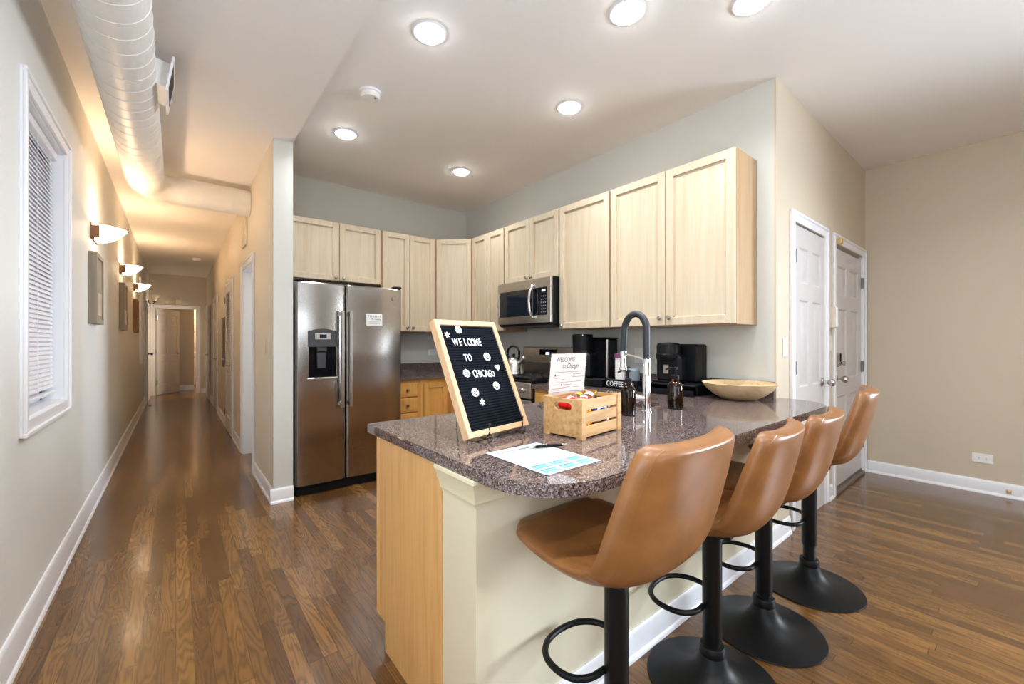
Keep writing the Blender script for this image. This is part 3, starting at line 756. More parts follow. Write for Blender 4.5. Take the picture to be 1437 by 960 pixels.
wall_plate('small low outlet on the hall wall between doorway and louvred door', FHp(6.0, .32), .072, .118, 'outlet', 'ivory')
t = tag(MB().box(-.01, .09, YF - .04, YF, 2.15, 2.26, .008).build('door_chime', 'ivory', origin=(.04, YF, 2.15)), 'small beige chime box above the far doorway', 'chime')
t = thing('door_stop', 'small door stop on the floor at the far left of the hall', 'door stop', (-.40, 10.9, 0))
MB().lathe([(0, 0), (.022, 0), (.022, .008), (.014, .014), (.014, .035), (0, .036)], (-.40, 10.9, 0), 16).build('stop_base', 'nickel', t); MB().lathe([(.0145, .018), (.019, .02), (.019, .032), (.0145, .034)], (-.40, 10.9, 0), 16).build('rubber_ring', 'whiteplastic', t)

# door wall, right wall and kitchen wall plates
FDp = lambda x, z, y=YD: frame((x, y, z), (1, 0, 0), (0, 0, 1), (0, -1, 0))
wall_plate('white light switch on the beige wall left of the closet door', FDp(3.075, 1.215), .072, .118, 'switch')
wall_plate('ivory light switch between the two white doors', FDp(4.055, 1.24), .072, .118, 'switch', 'ivory')
t = thing('intercom', 'white intercom handset box between the two white doors', 'intercom', (4.045, YD, 1.37))
MB(FD(0)).box(4.0, 4.09, 1.36, 1.53, 0, .045, .006).build('intercom_body', 'ivory', t); MB(FD(0)).box(4.005, 4.03, 1.365, 1.525, .043, .06, .006).build('handset', 'whiteplastic', t)
MB(FD(0)).box(4.045, 4.082, 1.38, 1.40, .044, .05, .002).build('button', 'whiteplastic', t)
FRp = lambda y, z: frame((XR, y, z), (0, 1, 0), (0, 0, 1), (-1, 0, 0))
wall_plate('white horizontal outlet on the right wall above the baseboard', FRp(.234, .286), .118, .075, 'outlet')
t = thing('cable_jack', 'brass cable jack in the right wall baseboard', 'cable jack', (XR - .013, .093, .05))
MB(FRp(.093, .052)).lathe([(0, .013), (.012, .013), (.012, .02), (.007, .022), (.006, .034), (0, .034)], (0, 0, 0), 12).build('jack_body', 'brass', t); MB(FRp(.093, .052)).box(-.016, .016, -.02, .016, .012, .0165, .003).build('jack_plate', 'ivory', t)
FKp = lambda y, z: frame((XK, y, z), (0, -1, 0), (0, 0, 1), (-1, 0, 0))
wall_plate('white double outlet plate behind the faucet on the backsplash wall', FKp(1.965, 1.14), .118, .125, 'outlet')
wall_plate('white switch plate beside the pod coffee machine', FKp(1.80, 1.14), .075, .118, 'switch')
wall_plate('white outlet on the back kitchen wall beside the letter board', FDp(2.44, 1.125, YB), .118, .075, 'outlet')

# ------------------------------------------------------------------ kitchen cabinets
def shaker(mb, u0, u1, v0, v1, t=.02, st=.055):
    mb.box(u0, u0 + st, v0, v1, 0, t, .0025).box(u1 - st, u1, v0, v1, 0, t, .0025)
    mb.box(u0 + st, u1 - st, v1 - st, v1, 0, t, .0025).box(u0 + st, u1 - st, v0, v0 + st, 0, t, .0025)
    mb.box(u0 + st - .004, u1 - st + .004, v0 + st - .004, v1 - st + .004, 0, t * .28)
    for (a, b, c_, d) in ((u0 + st, u0 + st + .008, v0 + st, v1 - st), (u1 - st - .008, u1 - st, v0 + st, v1 - st), (u0 + st, u1 - st, v0 + st, v0 + st + .008), (u0 + st, u1 - st, v1 - st - .008, v1 - st)):
        mb.box(a, b, c_, d, t * .2, t * .5)
    return mb
def small_knob(fr_, u, v, w, parent):
    m = fr_ @ Matrix.Translation((u, v, w))
    MB(m).lathe([(0, 0), (.007, 0), (.006, .010), (.009, .014), (.0145, .018), (.0155, .023), (.012, .028), (0, .030)], (0, 0, 0), 18).build('knob', 'nickel', parent)
def cabinet(label, fr_, u0, u1, v0, v1, depth, doors, mat='maple', body='honey', name='wall_cabinet', toe=False, drawers=()):
    """fr_: u along, v up, w out (0 = front of box). doors: (ua, ub, va, vb, knob_u, knob_v)"""
    t = thing(name, label, 'cabinet', fr_ @ Vector(((u0 + u1) / 2, v0, -depth / 2)))
    mb = MB(fr_).box(u0, u1, v0, v1, -depth, 0, .001)
    if toe: mb.box(u0, u1, 0, v0, -depth, -.07)
    mb.build('cabinet_body', body, t)
    for (ua, ub, va, vb, ku, kv) in doors:
        d = shaker(MB(fr_), ua, ub, va, vb).build('door', mat, t)
        if ku is not None: small_knob(fr_, ku, kv, .02, d)
    for (ua, ub, va, vb) in drawers:
        d = MB(fr_).box(ua, ub, va, vb, 0, .02, .006).box(ua + .02, ub - .02, va + .02, vb - .02, .018, .024, .004).build('drawer', mat, t)
        small_knob(fr_, (ua + ub) / 2, (va + vb) / 2, .024, d)
    return t
VT, VB = 2.425, 1.36
FB = frame((0, 4.27, 0), (1, 0, 0), (0, 0, 1), (0, -1, 0))
g = .003
cabinet('pale maple two-door cabinet above the refrigerator', FB, .73, 1.673, 1.845, VT, .30, [(.76, 1.248, 1.85, VT - .003, 1.215, 1.88), (1.254, 1.665, 1.85, VT - .003, 1.287, 1.88)])
cabinet('pale maple two-door wall cabinet right of the refrigerator', FB, 1.676, 2.31, VB, VT, .30, [(1.690, 1.990, VB + .006, VT - .003, 1.96, VB + .045), (1.996, 2.298, VB + .006, VT - .003, 2.026, VB + .045)])
# diagonal corner cabinet
XF = 2.627                                                          # box fronts of the right-hand run; door faces at 2.607
FK = frame((XF, 0, 0), (0, 1, 0), (0, 0, 1), (-1, 0, 0))
p0, p1 = Vector((2.313, 4.27, 0)), Vector((XF, 3.955, 0))
t = thing('wall_cabinet', 'pale maple diagonal corner wall cabinet with one door', 'cabinet', (2.6, 4.3, VB))
MB().prism([(2.313, 4.27), (XF, 3.956), (XK - .002, 3.956), (XK - .002, YB - .002), (2.313, YB - .002)], 'z', VB, VT).build('cabinet_body', 'honey', t)
dvec = (p1 - p0).normalized(); FC = frame(p0, dvec, (0, 0, 1), Vector((-dvec.y, dvec.x, 0)) * -1); Lc = (p1 - p0).length
FC = frame(p0, dvec, (0, 0, 1), Vector((dvec.y, -dvec.x, 0)))
dd = shaker(MB(FC), .022, Lc - .022, VB + .006, VT - .003).build('door', 'maple', t); small_knob(FC, Lc - .05, VB + .045, .02, dd)
cabinet('narrow pale maple two-door wall cabinet between corner and microwave', FK, 3.36, 3.953, VB, VT, .30, [(3.663, 3.945, VB + .006, VT - .003, 3.69, VB + .045), (3.37, 3.657, VB + .006, VT - .003, 3.63, VB + .045)])
cabinet('short pale maple two-door cabinet above the microwave', FK, 2.580, 3.357, 1.825, VT, .30, [(2.972, 3.350, 1.832, VT - .003, 3.0, 1.862), (2.588, 2.966, 1.832, VT - .003, 2.938, 1.862)])
cabinet('tall pale maple single-door wall cabinet right of the microwave', FK, 2.03, 2.577, VB, VT, .30, [(2.036, 2.570, VB + .004, VT - .003, 2.535, VB + .03)])
cabinet('large pale maple two-door wall cabinet at the right end of the run', FK, 1.10, 2.027, VB, VT, .30, [(1.562, 2.021, VB + .004, VT - .003, 1.595, VB + .055), (1.102, 1.556, VB + .004, VT - .003, 1.523, VB + .055)])
# base cabinets
FBB = frame((0, 3.965, 0), (1, 0, 0), (0, 0, 1), (0, -1, 0)); ZB, ZT = .10, .866
cabinet('honey maple drawer stack between refrigerator and corner', FBB, 1.668, 1.975, ZB, ZT, .60, [], 'amber', 'amber', 'base_cabinet', True, [(1.69, 1.945, .69, .832), (1.69, 1.945, .535, .678), (1.69, 1.945, .33, .523), (1.69, 1.945, .125, .318)])
cabinet('honey maple corner base cabinet left of the range', FBB, 1.978, 2.90, ZB, ZT, .60, [(2.012, 2.29, .125, .822, None, None)], 'amber', 'amber', 'base_cabinet', True)
FKB = frame((2.32, 0, 0), (0, 1, 0), (0, 0, 1), (-1, 0, 0))
cabinet('honey maple base cabinet between corner and range', FKB, 3.352, 3.96, ZB, ZT, .60, [(3.39, 3.84, .125, .66, 3.43, .6)], 'amber', 'amber', 'base_cabinet', True, [(3.39, 3.84, .69, .835)])
cabinet('honey maple base cabinet between range and peninsula', FKB, 1.80, 2.572, ZB, ZT, .60, [(2.19, 2.55, .125, .66, 2.22, .6), (1.82, 2.18, .125, .66, 2.15, .6)], 'amber', 'amber', 'base_cabinet', True, [(2.19, 2.55, .69, .835), (1.82, 2.18, .69, .835)])
# peninsula cabinet with its end panel
t = thing('peninsula_cabinet', 'peninsula base cabinet with golden oak end panel under the granite counter', 'cabinet', (1.4, 1.45, 0))
MB().box(.676, 1.47, 1.178, 1.70, .11, ZT).box(2.15, 2.30, 1.178, 1.70, .11, ZT).box(1.47, 2.15, 1.178, 1.70, .11, .64).box(1.47, 2.15, 1.178, 1.25, .64, ZT).box(.676, 2.30, 1.178, 1.63, 0, .11).build('cabinet_body', 'amber', t)
MB().prism([(1.176, 0), (1.632, 0), (1.632, .115), (1.70, .115), (1.70, ZT), (1.176, ZT)], 'x', .658, .676).build('end_panel', 'oak', t)
MB().box(.656, .69, 1.70, 1.722, .115, ZT, .004).build('face_stile', 'oak', t)
FP = frame((0, 1.70, 0), (1, 0, 0), (0, 0, 1), (0, 1, 0))
for (a, b) in ((.70, 1.18), (1.2, 1.72), (1.74, 2.24)):
    d = shaker(MB(FP), a, b, .13, .66).build('door', 'amber', t); small_knob(FP, b - .04, .6, .02, d)
    d = MB(FP).box(a, b, .69, .835, 0, .02, .006).build('drawer', 'amber', t); small_knob(FP, (a + b) / 2, .76, .02, d)
# half wall of the bar, its end post and crown
struct('wall_bar', MB().box(.664, XK, .985, 1.174, 0, ZT), 'cream2')
pr = [(0, .775), (.004, .775), (.006, .785), (.012, .792), (.014, .812), (.022, .826), (.026, .846), (.034, .856), (.034, ZT), (0, ZT)]
mb = MB()
path = [((.664, 1.174), (-1, 0)), ((.664, .985), (-1, -1)), ((.80, .985), (0, -1))]
R = [[(p[0] + n_[0] * w, p[1] + n_[1] * w, z) for (w, z) in pr] for p, n_ in path]
mb.rings(R); struct('trim_2', mb, 'cream')

# ------------------------------------------------------------------ countertops
ct = thing('countertop', 'polished brown granite counter with rounded peninsula and sink cut-out', 'countertop', (1.8, 1.3, ZT))
outer = [(2.905, 2.572), (2.285, 2.572), (2.285, 1.785), (.655, 1.785), (.640, 1.780), (.634, 1.765), (.640, .935)]
import itertools
cc = (.86, .90)
for i in range(0, 11):
    a = PI + i / 10 * PI / 2
    outer.append((.86 + .218 * math.cos(a), .90 + .218 * math.sin(a)))
outer += [(1.2, .683), (2.70, .684)]
for i in range(1, 10):
    a = -PI / 2 + i / 10 * PI / 2; outer.append((2.72 + .235 * math.cos(a), .90 + .215 * math.sin(a)))
outer += [(2.955, .90), (2.952, .982), (2.92, .986), (2.905, .99)]
def rrect(x0, x1, y0, y1, r, n=5):
    o = []
    for (cx_, cy_, a0) in ((x1 - r, y1 - r, 0), (x0 + r, y1 - r, PI / 2), (x0 + r, y0 + r, PI), (x1 - r, y0 + r, 1.5 * PI)):
        for i in range(n + 1): a = a0 + i / n * PI / 2; o.append((cx_ + r * math.cos(a), cy_ + r * math.sin(a)))
    return o
hole = rrect(1.50, 2.12, 1.262, 1.69, .08)
mb = MB().poly_holes(outer, [hole], ZT, .9)
bmesh.ops.remove_doubles(mb.bm, verts=mb.bm.verts, dist=1e-5)
rim = [e for e in mb.bm.edges if len(e.link_faces) == 2 and all(abs(v.co.z - .9) < 1e-5 for v in e.verts) and any(abs(f.normal.z) < .5 for f in e.link_faces)]
mb.bm.normal_update()
rim = [e for e in mb.bm.edges if len(e.link_faces) == 2 and all(abs(v.co.z - .9) < 1e-5 for v in e.verts) and any(abs(f.normal.z) < .5 for f in e.link_faces)]
bmesh.ops.bevel(mb.bm, geom=rim, offset=.004, segments=2, affect='EDGES')
mb.build('slab', 'granite', ct)
MB().box(2.905, XK - .001, .995, 2.572, ZT, 1.0, .002).build('backsplash', 'granite', ct)
sk = MB().rings([[(x, y, .868) for x, y in rrect(1.494, 2.126, 1.256, 1.696, .085)], [(x, y, .866) for x, y in rrect(1.496, 2.124, 1.258, 1.694, .085)], [(x, y, .70) for x, y in rrect(1.51, 2.11, 1.27, 1.68, .08)], [(x, y, .68) for x, y in rrect(1.54, 2.08, 1.30, 1.65, .07)]], cap=False)
sk.bm.faces.new([sk._v((x, y, .68)) for x, y in rrect(1.54, 2.08, 1.30, 1.65, .07)])
sb = sk.build('sink_basin', 'steel2', ct)
MB().lathe([(0, .683), (.04, .683), (.044, .6815), (.044, .68)], (1.81, 1.48, 0), 20).build('drain', 'chrome', sb)
c2 = thing('countertop', 'brown granite counter in the corner behind the letter board', 'countertop', (2.5, 4.2, ZT))
MB().prism([(1.665, YB - .022), (1.665, 3.925), (2.285, 3.925), (2.285, 3.352), (2.905, 3.352), (2.905, YB - .022)], 'z', ZT, .9, .003).build('slab', 'granite', c2)
MB().box(1.665, 2.905, YB - .022, YB - .001, ZT, 1.0, .002).box(2.905, XK - .001, 3.352, YB - .001, ZT, 1.0, .002).build('backsplash', 'granite', c2)

# ------------------------------------------------------------------ refrigerator
t = thing('refrigerator', 'stainless steel side-by-side refrigerator with water dispenser', 'refrigerator', (1.19, 4.05, 0))
fx0, fx1, fy = .742, 1.642, 3.665
MB().box(fx0 + .004, fx1 - .004, fy + .075, YB - .02, .03, 1.745, .006).build('fridge_body', 'darkgrey', t)
def fridge_door(x0, x1, hole=None):
    mb = MB(); z0, z1 = .085, 1.742; e = .018
    xs = [x0, x0 + .006, x0 + e] + [x0 + e + (x1 - x0 - 2 * e) * i / 12 for i in range(1, 12)] + [x1 - e, x1 - .006, x1]
    zs = [z0, .3, .6, .8, 1.1, 1.5, z1 - .012, z1]
    if hole:
        xs = sorted(set([x for x in xs if not any(abs(x - q) < .012 for q in hole[:2])] + list(hole[:2]))); zs = sorted(set(zs + list(hole[2:])))
    xc, hw = (x0 + x1) / 2, (x1 - x0) / 2
    def fyv(x, z):
        u = (x - xc) / hw; y = fy + .012 * u * u
        dd = min(x - x0, x1 - x)
        if dd < e: y += .016 * (1 - dd / e) ** 2
        if z > z1 - .011: y += .01
        return y
    G = {}
    for i, x in enumerate(xs):
        for j, z in enumerate(zs): G[i, j] = mb._v((x, fyv(x, z), z)), mb._v((x, fy + .075, z))
    for i in range(len(xs) - 1):
        for j in range(len(zs) - 1):
            if hole and hole[0] - 1e-6 <= xs[i] and xs[i + 1] <= hole[1] + 1e-6 and hole[2] - 1e-6 <= zs[j] and zs[j + 1] <= hole[3] + 1e-6: continue
            mb.bm.faces.new([G[i, j][0], G[i + 1, j][0], G[i + 1, j + 1][0], G[i, j + 1][0]])
            mb.bm.faces.new([G[i, j][1], G[i, j + 1][1], G[i + 1, j + 1][1], G[i + 1, j][1]])
    for i in range(len(xs) - 1):
        for j in (0, len(zs) - 1): mb.bm.faces.new([G[i, j][0], G[i, j][1], G[i + 1, j][1], G[i + 1, j][0]])
    for j in range(len(zs) - 1):
        for i in (0, len(xs) - 1): mb.bm.faces.new([G[i, j][0], G[i, j][1], G[i, j + 1][1], G[i, j + 1][0]])
    return mb
HX = (.838, 1.052, .955, 1.345)
ld = fridge_door(fx0, 1.131, HX).build('freezer_door', 'steel', t, smooth=.5)
rd = fridge_door(1.139, fx1).build('fridge_door', 'steel', t, smooth=.5)
def fr_handle(x0, x1, par):
    MB().prism([(x0, fy - .052), (x0 + .004, fy - .058), (x1 - .004, fy - .058), (x1, fy - .052), (x1, fy - .038), (x0, fy - .038)], 'z', .70, 1.515, .002).box(x0 + .006, x1 - .006, fy - .04, fy + .02, 1.475, 1.505).box(x0 + .006, x1 - .006, fy - .04, fy + .02, .71, .74).build('handle', 'steelv', par)
fr_handle(1.078, 1.106, ld); fr_handle(1.145, 1.175, rd)
# dispenser: cavity, control panel, paddle, tray
mb = MB(); x0, x1, z0, z1 = HX; yb_ = fy + .068
for q in ([(x0, fy + .002, z0), (x0, yb_, z0), (x0, yb_, 1.215), (x0, fy + .002, 1.215)], [(x1, fy + .002, z0), (x1, yb_, z0), (x1, yb_, 1.215), (x1, fy + .002, 1.215)], [(x0, yb_, z0), (x1, yb_, z0), (x1, yb_, 1.215), (x0, yb_, 1.215)], [(x0, fy + .002, z0), (x1, fy + .002, z0), (x1, yb_, z0), (x0, yb_, z0)], [(x0, fy + .002, 1.215), (x1, fy + .002, 1.215), (x1, yb_, 1.215), (x0, yb_, 1.215)]):
    mb.bm.faces.new([mb._v(p) for p in q])
dp = mb.build('water_dispenser', 'blackgloss', ld, recalc=False)
def sub(mb, nm, mat): return mb.build(nm, mat, ld)
arc = [(x0 - .006, 1.21), (x1 + .006, 1.21), (x1 + .006, 1.338)] + [(x1 + .006 - (x1 - x0 + .012) * i / 10, 1.338 + .022 * math.sin(PI * i / 10)) for i in range(1, 10)] + [(x0 - .006, 1.338)]
sub(MB().prism(arc, 'y', fy - .004, fy + .05, .002), 'control_panel', 'darkgrey')
sub(MB().box(.885, 1.01, fy - .0055, fy, 1.272, 1.322, .001), 'display_bezel', 'steel2')
sub(MB().box(.92, .975, fy - .0065, fy, 1.280, 1.312, .001), 'display', 'lcd')
sub(MB().box(.905, .985, fy + .02, fy + .06, 1.17, 1.215, .004).prism([(.912, 1.03), (.978, 1.03), (.985, 1.165), (.905, 1.165)], 'y', fy + .035, fy + .05, .004), 'paddle', 'darkgrey')
sub(MB().box(x0 - .012, x1 + .012, fy - .012, fy + .06, .940, .957, .004), 'drip_tray', 'steel2')
MB().box(fx0 + .01, fx1 - .01, fy + .03, fy + .10, .008, .078).build('base_grille', 'blackplastic', t)
for (a, b) in ((fx0, fx0 + .07), (fx1 - .07, fx1)): MB().box(a, b, fy + .012, fy + .09, 1.744, 1.764, .005).build('hinge_cover', 'blackplastic', t)
mb = MB(frame((1.556, fy - .001, 1.645), (1, 0, 0), (0, 0, 1), (0, -1, 0))); mb.lathe([(0, 0), (.0155, 0), (.0155, .003), (0, .003)], (0, 0, 0), 24).build('emblem', 'nickel', rd)
mb = MB(frame((1.556, fy - .0042, 1.645), (1, 0, 0), (0, 0, 1), (0, -1, 0)))
mb.tube([(.012 * math.cos(i * PI / 12), .012 * math.sin(i * PI / 12), 0) for i in range(24)], .0007, 5, close=True).tube([(.006 * math.cos(a / 8) - .001, .006 * math.sin(a / 8) , 0) for a in range(4, 42)], .0006, 5).build('emblem_mark', 'steel2', rd)
# note on the fridge door
t = thing('note_card', 'white thank-you note card stuck on the right refrigerator door', 'note', (1.378, fy - .002, 1.39))
FN = frame((1.378, fy - .0005, 1.447), (1, 0, 0), (0, 0, 1), (0, -1, 0))
MB(FN).box(-.072, .072, -.055, .055, 0, .0015).build('card', 'paper', t)
mb = MB(FN); mb.text('THANKS', .027, .0002, Matrix.Translation((0, .030, .0018)), space=1.25); mb.text('for staying', .02, .0002, Matrix.Translation((.015, .006, .0018)), .35)
for i in range(3): mb.box(-.05, .05 - .012 * (i % 2), -.017 - i * .009, -.0155 - i * .009, .0015, .0019)
mb.build('lettering', 'ink', t)

# ------------------------------------------------------------------ microwave
t = thing('microwave', 'stainless over-the-range microwave with curved handle and black door', 'microwave', (2.72, 2.96, 1.40))
my0, my1, mz0, mz1 = 2.582, 3.342, 1.402, 1.822; mx = 2.515
MB().box(mx + .025, XK - .005, my0, my1, mz0, mz1, .003).build('case', 'blackplastic', t)
FM = frame((mx + .025, 0, 0), (0, 1, 0), (0, 0, 1), (-1, 0, 0))
MB(FM).box(my0, my1, mz0 + .085, mz0 + .385 - .05, 0, .018).box(my0, my1, mz0 + .33, mz1, 0, .026, .004).box(my0, my1, mz0 + .018, mz0 + .088, 0, .026, .004).box(my0, my0 + .05, mz0 + .086, mz0 + .332, 0, .026, .003).box(my1 - .022, my1, mz0 + .086, mz0 + .332, 0, .026, .003).build('front_trim', 'steel2', t)
MB(FM).box(my0 + .235, my1 - .02, mz0 + .086, mz0 + .332, .012, .024, .002).build('door_glass', 'ovenglass', t)
MB(FM).box(my0 + .27, my1 - .10, mz0 + .115, mz0 + .285, .0235, .0245).build('door_window', 'dimglass', t)
cp = MB(FM).box(my0 + .048, my0 + .232, mz0 + .086, mz0 + .332, .012, .024, .002).build('control_panel', 'blackgloss', t)
MB(FM).box(my0 + .07, my0 + .115, mz0 + .295, mz0 + .315, .0235, .025).build('clock', 'screen', cp)
mb = MB(FM)
for i in range(6):
    for j in range(3): mb.box(my0 + .064 + j * .026, my0 + .074 + j * .026, mz0 + .11 + i * .028, mz0 + .118 + i * .028, .0235, .0248)
mb.build('buttons', 'lid', cp)
hy = my0 + .225
MB().tube([(mx + .008, hy, mz0 + .365), (mx - .02, hy, mz0 + .355), (mx - .042, hy + .004, mz0 + .29), (mx - .048, hy + .006, mz0 + .215), (mx - .042, hy + .004, mz0 + .13), (mx - .02, hy, mz0 + .07), (mx + .008, hy, mz0 + .06)], [.011, .013, .013, .013, .013, .013, .011], 14).build('handle', 'chrome', t)
MB().box(mx + .03, XK - .02, my0 + .02, my1 - .02, mz0 - .012, mz0 + .002).build('bottom_vent', 'darkgrey', t)

# ------------------------------------------------------------------ range
t = thing('gas_range', 'stainless gas range with black grates and clock backguard', 'stove', (2.6, 2.96, 0))
ry0, ry1, rx = 2.582, 3.342, 2.29
MB().box(rx + .02, XK - .01, ry0, ry1, .06, .905, .004).box(rx + .06, XK - .03, ry0 + .02, ry1 - .02, 0, .06).build('range_body', 'blackplastic', t)
MB().box(rx, 2.80, ry0, ry1, .905, .925, .004).build('cooktop', 'blackgloss', t)
FRg = frame((rx + .02, 0, 0), (0, 1, 0), (0, 0, 1), (-1, 0, 0))
MB(FRg).box(ry0, ry1, .775, .905, 0, .03, .006).build('knob_panel', 'steel2', t)
for i in range(5):
    MB(FRg @ Matrix.Translation((ry0 + .1 + i * .14, .84, .03))).lathe([(0, 0), (.024, 0), (.024, .006), (.019, .01), (.017, .03), (0, .031)], (0, 0, 0), 20).build('burner_knob', 'nickel', t)
od = MB(FRg).box(ry0 + .004, ry1 - .004, .2, .76, 0, .03, .005).build('oven_door', 'steel2', t)
MB(FRg).box(ry0 + .11, ry1 - .11, .30, .60, .028, .032).build('oven_window', 'ovenglass', od)
MB(FRg).tube([(ry0 + .05, .715, .03), (ry0 + .05, .715, .065), (ry1 - .05, .715, .065), (ry1 - .05, .715, .03)], .011, 12).build('oven_handle', 'steel2', od)
MB(FRg).box(ry0 + .004, ry1 - .004, .065, .19, 0, .028, .004).build('drawer', 'steel2', t)
for k, (gy0, gy1) in enumerate(((ry0 + .02, ry0 + .255), (ry0 + .262, ry0 + .498), (ry0 + .505, ry1 - .02))):
    mb = MB(); gx0, gx1, gz = rx + .03, 2.77, .952
    for (a, b) in (((gx0, gy0), (gx1, gy0)), ((gx0, gy1), (gx1, gy1)), ((gx0, gy0), (gx0, gy1)), ((gx1, gy0), (gx1, gy1)), ((gx0, (gy0 + gy1) / 2), (gx1, (gy0 + gy1) / 2)), (((gx0 + gx1) / 2, gy0), ((gx0 + gx1) / 2, gy1)), ((gx0 + .12, gy0), (gx0 + .12, gy1)), ((gx1 - .12, gy0), (gx1 - .12, gy1))):
        mb.box(min(a[0], b[0]) - .006, max(a[0], b[0]) + .006, min(a[1], b[1]) - .006, max(a[1], b[1]) + .006, gz - .014, gz, .002)
    for a in (gx0, gx1):
        for b in (gy0, gy1): mb.box(a - .007, a + .007, b - .007, b + .007, .924, gz)
    mb.build('grate', 'iron', t)
    for a in (gx0 + .12, gx1 - .12): MB().lathe([(0, .924), (.045, .924), (.045, .932), (.032, .934), (.032, .938), (0, .938)], (a, (gy0 + gy1) / 2, 0), 20).build('burner', 'darkgrey', t)
MB().prism([(2.80, .905), (2.905, .905), (2.905, 1.20), (2.865, 1.20), (2.85, 1.19), (2.83, 1.06), (2.80, 1.05)], 'y', ry0, ry1, .003).build('backguard', 'steel2', t)
MB().prism([(2.798, .925), (2.806, .925), (2.838, 1.052), (2.826, 1.058)], 'y', ry0 + .004, ry1 - .004).build('backguard_lower', 'blackgloss', t)
pn = MB().prism([(2.836, 1.085), (2.85, 1.085), (2.865, 1.175), (2.845, 1.178)], 'y', ry0 + .26, ry0 + .50).build('clock_panel', 'blackgloss', t)
MB().prism([(2.835, 1.125), (2.839, 1.125), (2.8445, 1.15), (2.8405, 1.15)], 'y', ry0 + .355, ry0 + .405).build('clock_digits', 'screen', pn)

# kettle
kx, ky, kz = 2.42, 2.97, .953
t = thing('kettle', 'brushed steel tea kettle with black handle on the range', 'kettle', (kx, ky, kz))
MB().lathe([(0, 0), (.085, 0), (.09, .008), (.086, .05), (.07, .11), (.048, .145), (.03, .155), (.012, .16), (0, .16)], (kx, ky, kz), 36).build('kettle_body', 'steel2', t)
MB().lathe([(0, .158), (.012, .158), (.010, .172), (.015, .178), (.012, .188), (0, .19)], (kx, ky, kz), 18).build('lid_knob', 'blackplastic', t)
kd = Vector((.25, -.97, 0)).normalized()
kp = lambda a, z: (kx + kd.x * a, ky + kd.y * a, kz + z)
MB().tube([kp(.055, .10), kp(.085, .125), kp(.105, .15)], [.022, .017, .014], 14).build('spout', 'steel2', t)
MB().lathe([(0, -.012), (.017, -.012), (.019, 0), (.015, .016), (0, .02)], kp(.11, .157), 16).build('whistle', 'chrome', t)
MB().tube([kp(-.055, .135), kp(-.075, .175), kp(-.068, .225), kp(-.035, .255), kp(.005, .26), kp(.04, .245), kp(.062, .21), kp(.06, .165), kp(.05, .14)], .0105, 12).build('handle', 'blackplastic', t)

# ------------------------------------------------------------------ coffee corner
# drip coffee maker
t = thing('coffee_maker', 'tall black drip coffee maker left of the coffee bar sign box', 'coffee maker', (2.70, 2.31, .90))
MB().box(2.62, 2.86, 2.14, 2.47, .9005, .955, .012).build('base', 'blackplastic', t)
MB().box(2.74, 2.86, 2.14, 2.33, .95, 1.275, .01).build('water_tank', 'blackgloss', t)
MB().box(2.735, 2.865, 2.135, 2.335, 1.275, 1.288, .005).build('tank_lid', 'blackplastic', t)
MB().cyl((2.742, 2.158, .96), (2.742, 2.158, 1.27), .012).build('water_gauge', 'steelv', t)
MB().box(2.63, 2.80, 2.26, 2.46, .95, 1.16, .02).build('column', 'blackplastic', t)
MB().cyl((2.70, 2.385, 1.15), (2.70, 2.385, 1.30), .082, .088, 30).build('filter_basket', 'blackplastic', t)
MB().cyl((2.70, 2.385, 1.298), (2.70, 2.385, 1.315), .09, .086, 30).build('basket_lid', 'blackgloss', t)
for i in range(4): MB(frame((2.629, 2.285, 1.06 + i * .024), (0, 1, 0), (0, 0, 1), (-1, 0, 0))).lathe([(0, 0), (.006, 0), (.006, .003), (0, .004)], (0, 0, 0), 12).build('button', 'lid', t)
mb = MB().tube([(2.86, 2.18, .95), (2.90, 2.12, 1.03), (2.91, 2.07, 1.045), (2.915, 2.02, 1.02), (2.915, 1.98, 1.0)], .0035, 8)
mb.build('power_cord', 'blackplastic', t)
# black caddies
def open_box(name, label, x0, x1, y0, y1, z0, z1, w=.008, mat='blackplastic', cat='tray', group=None):
    t = thing(name, label, cat, ((x0 + x1) / 2, (y0 + y1) / 2, z0), 0, group)
    MB().box(x0, x1, y0, y1, z0, z0 + w).box(x0, x0 + w, y0, y1, z0, z1, .002).box(x1 - w, x1, y0, y1, z0, z1, .002).box(x0 + w, x1 - w, y0, y0 + w, z0, z1, .002).box(x0 + w, x1 - w, y1 - w, y1, z0, z1, .002).build('box', mat, t)
    return t
cb = open_box('coffee_caddy', 'black open box lettered COFFEE BAR, behind the amber bottle', 2.55, 2.74, 1.745, 2.02, .9005, .972, cat='box')
mb = MB(frame((2.5492, 1.89, .936), (0, -1, 0), (0, 0, 1), (-1, 0, 0))); mb.text('COFFEE BAR', .055, .0006, Matrix.Identity(4), sx=.78, space=1.04); mb.build('lettering', 'letter', cb)
tr = open_box('tea_tray', 'black tray with packets left of the coffee bar box', 2.53, 2.61, 2.05, 2.30, .9005, .96)
for i in range(5):
    y = 2.07 + .045 * i
    tag(MB(frame((2.57, y, .945), (1, 0, 0), (0, .95, .3), (0, -.3, .95))).box(-.025, .025, -.02, .02, -.002, .002, .001).build('tea_packet', 'pinkpaper', origin=(2.57, y, .945)), 'pale pink drink packet in the black tray beside the coffee maker', 'packet', 'pale packets in the black tray')
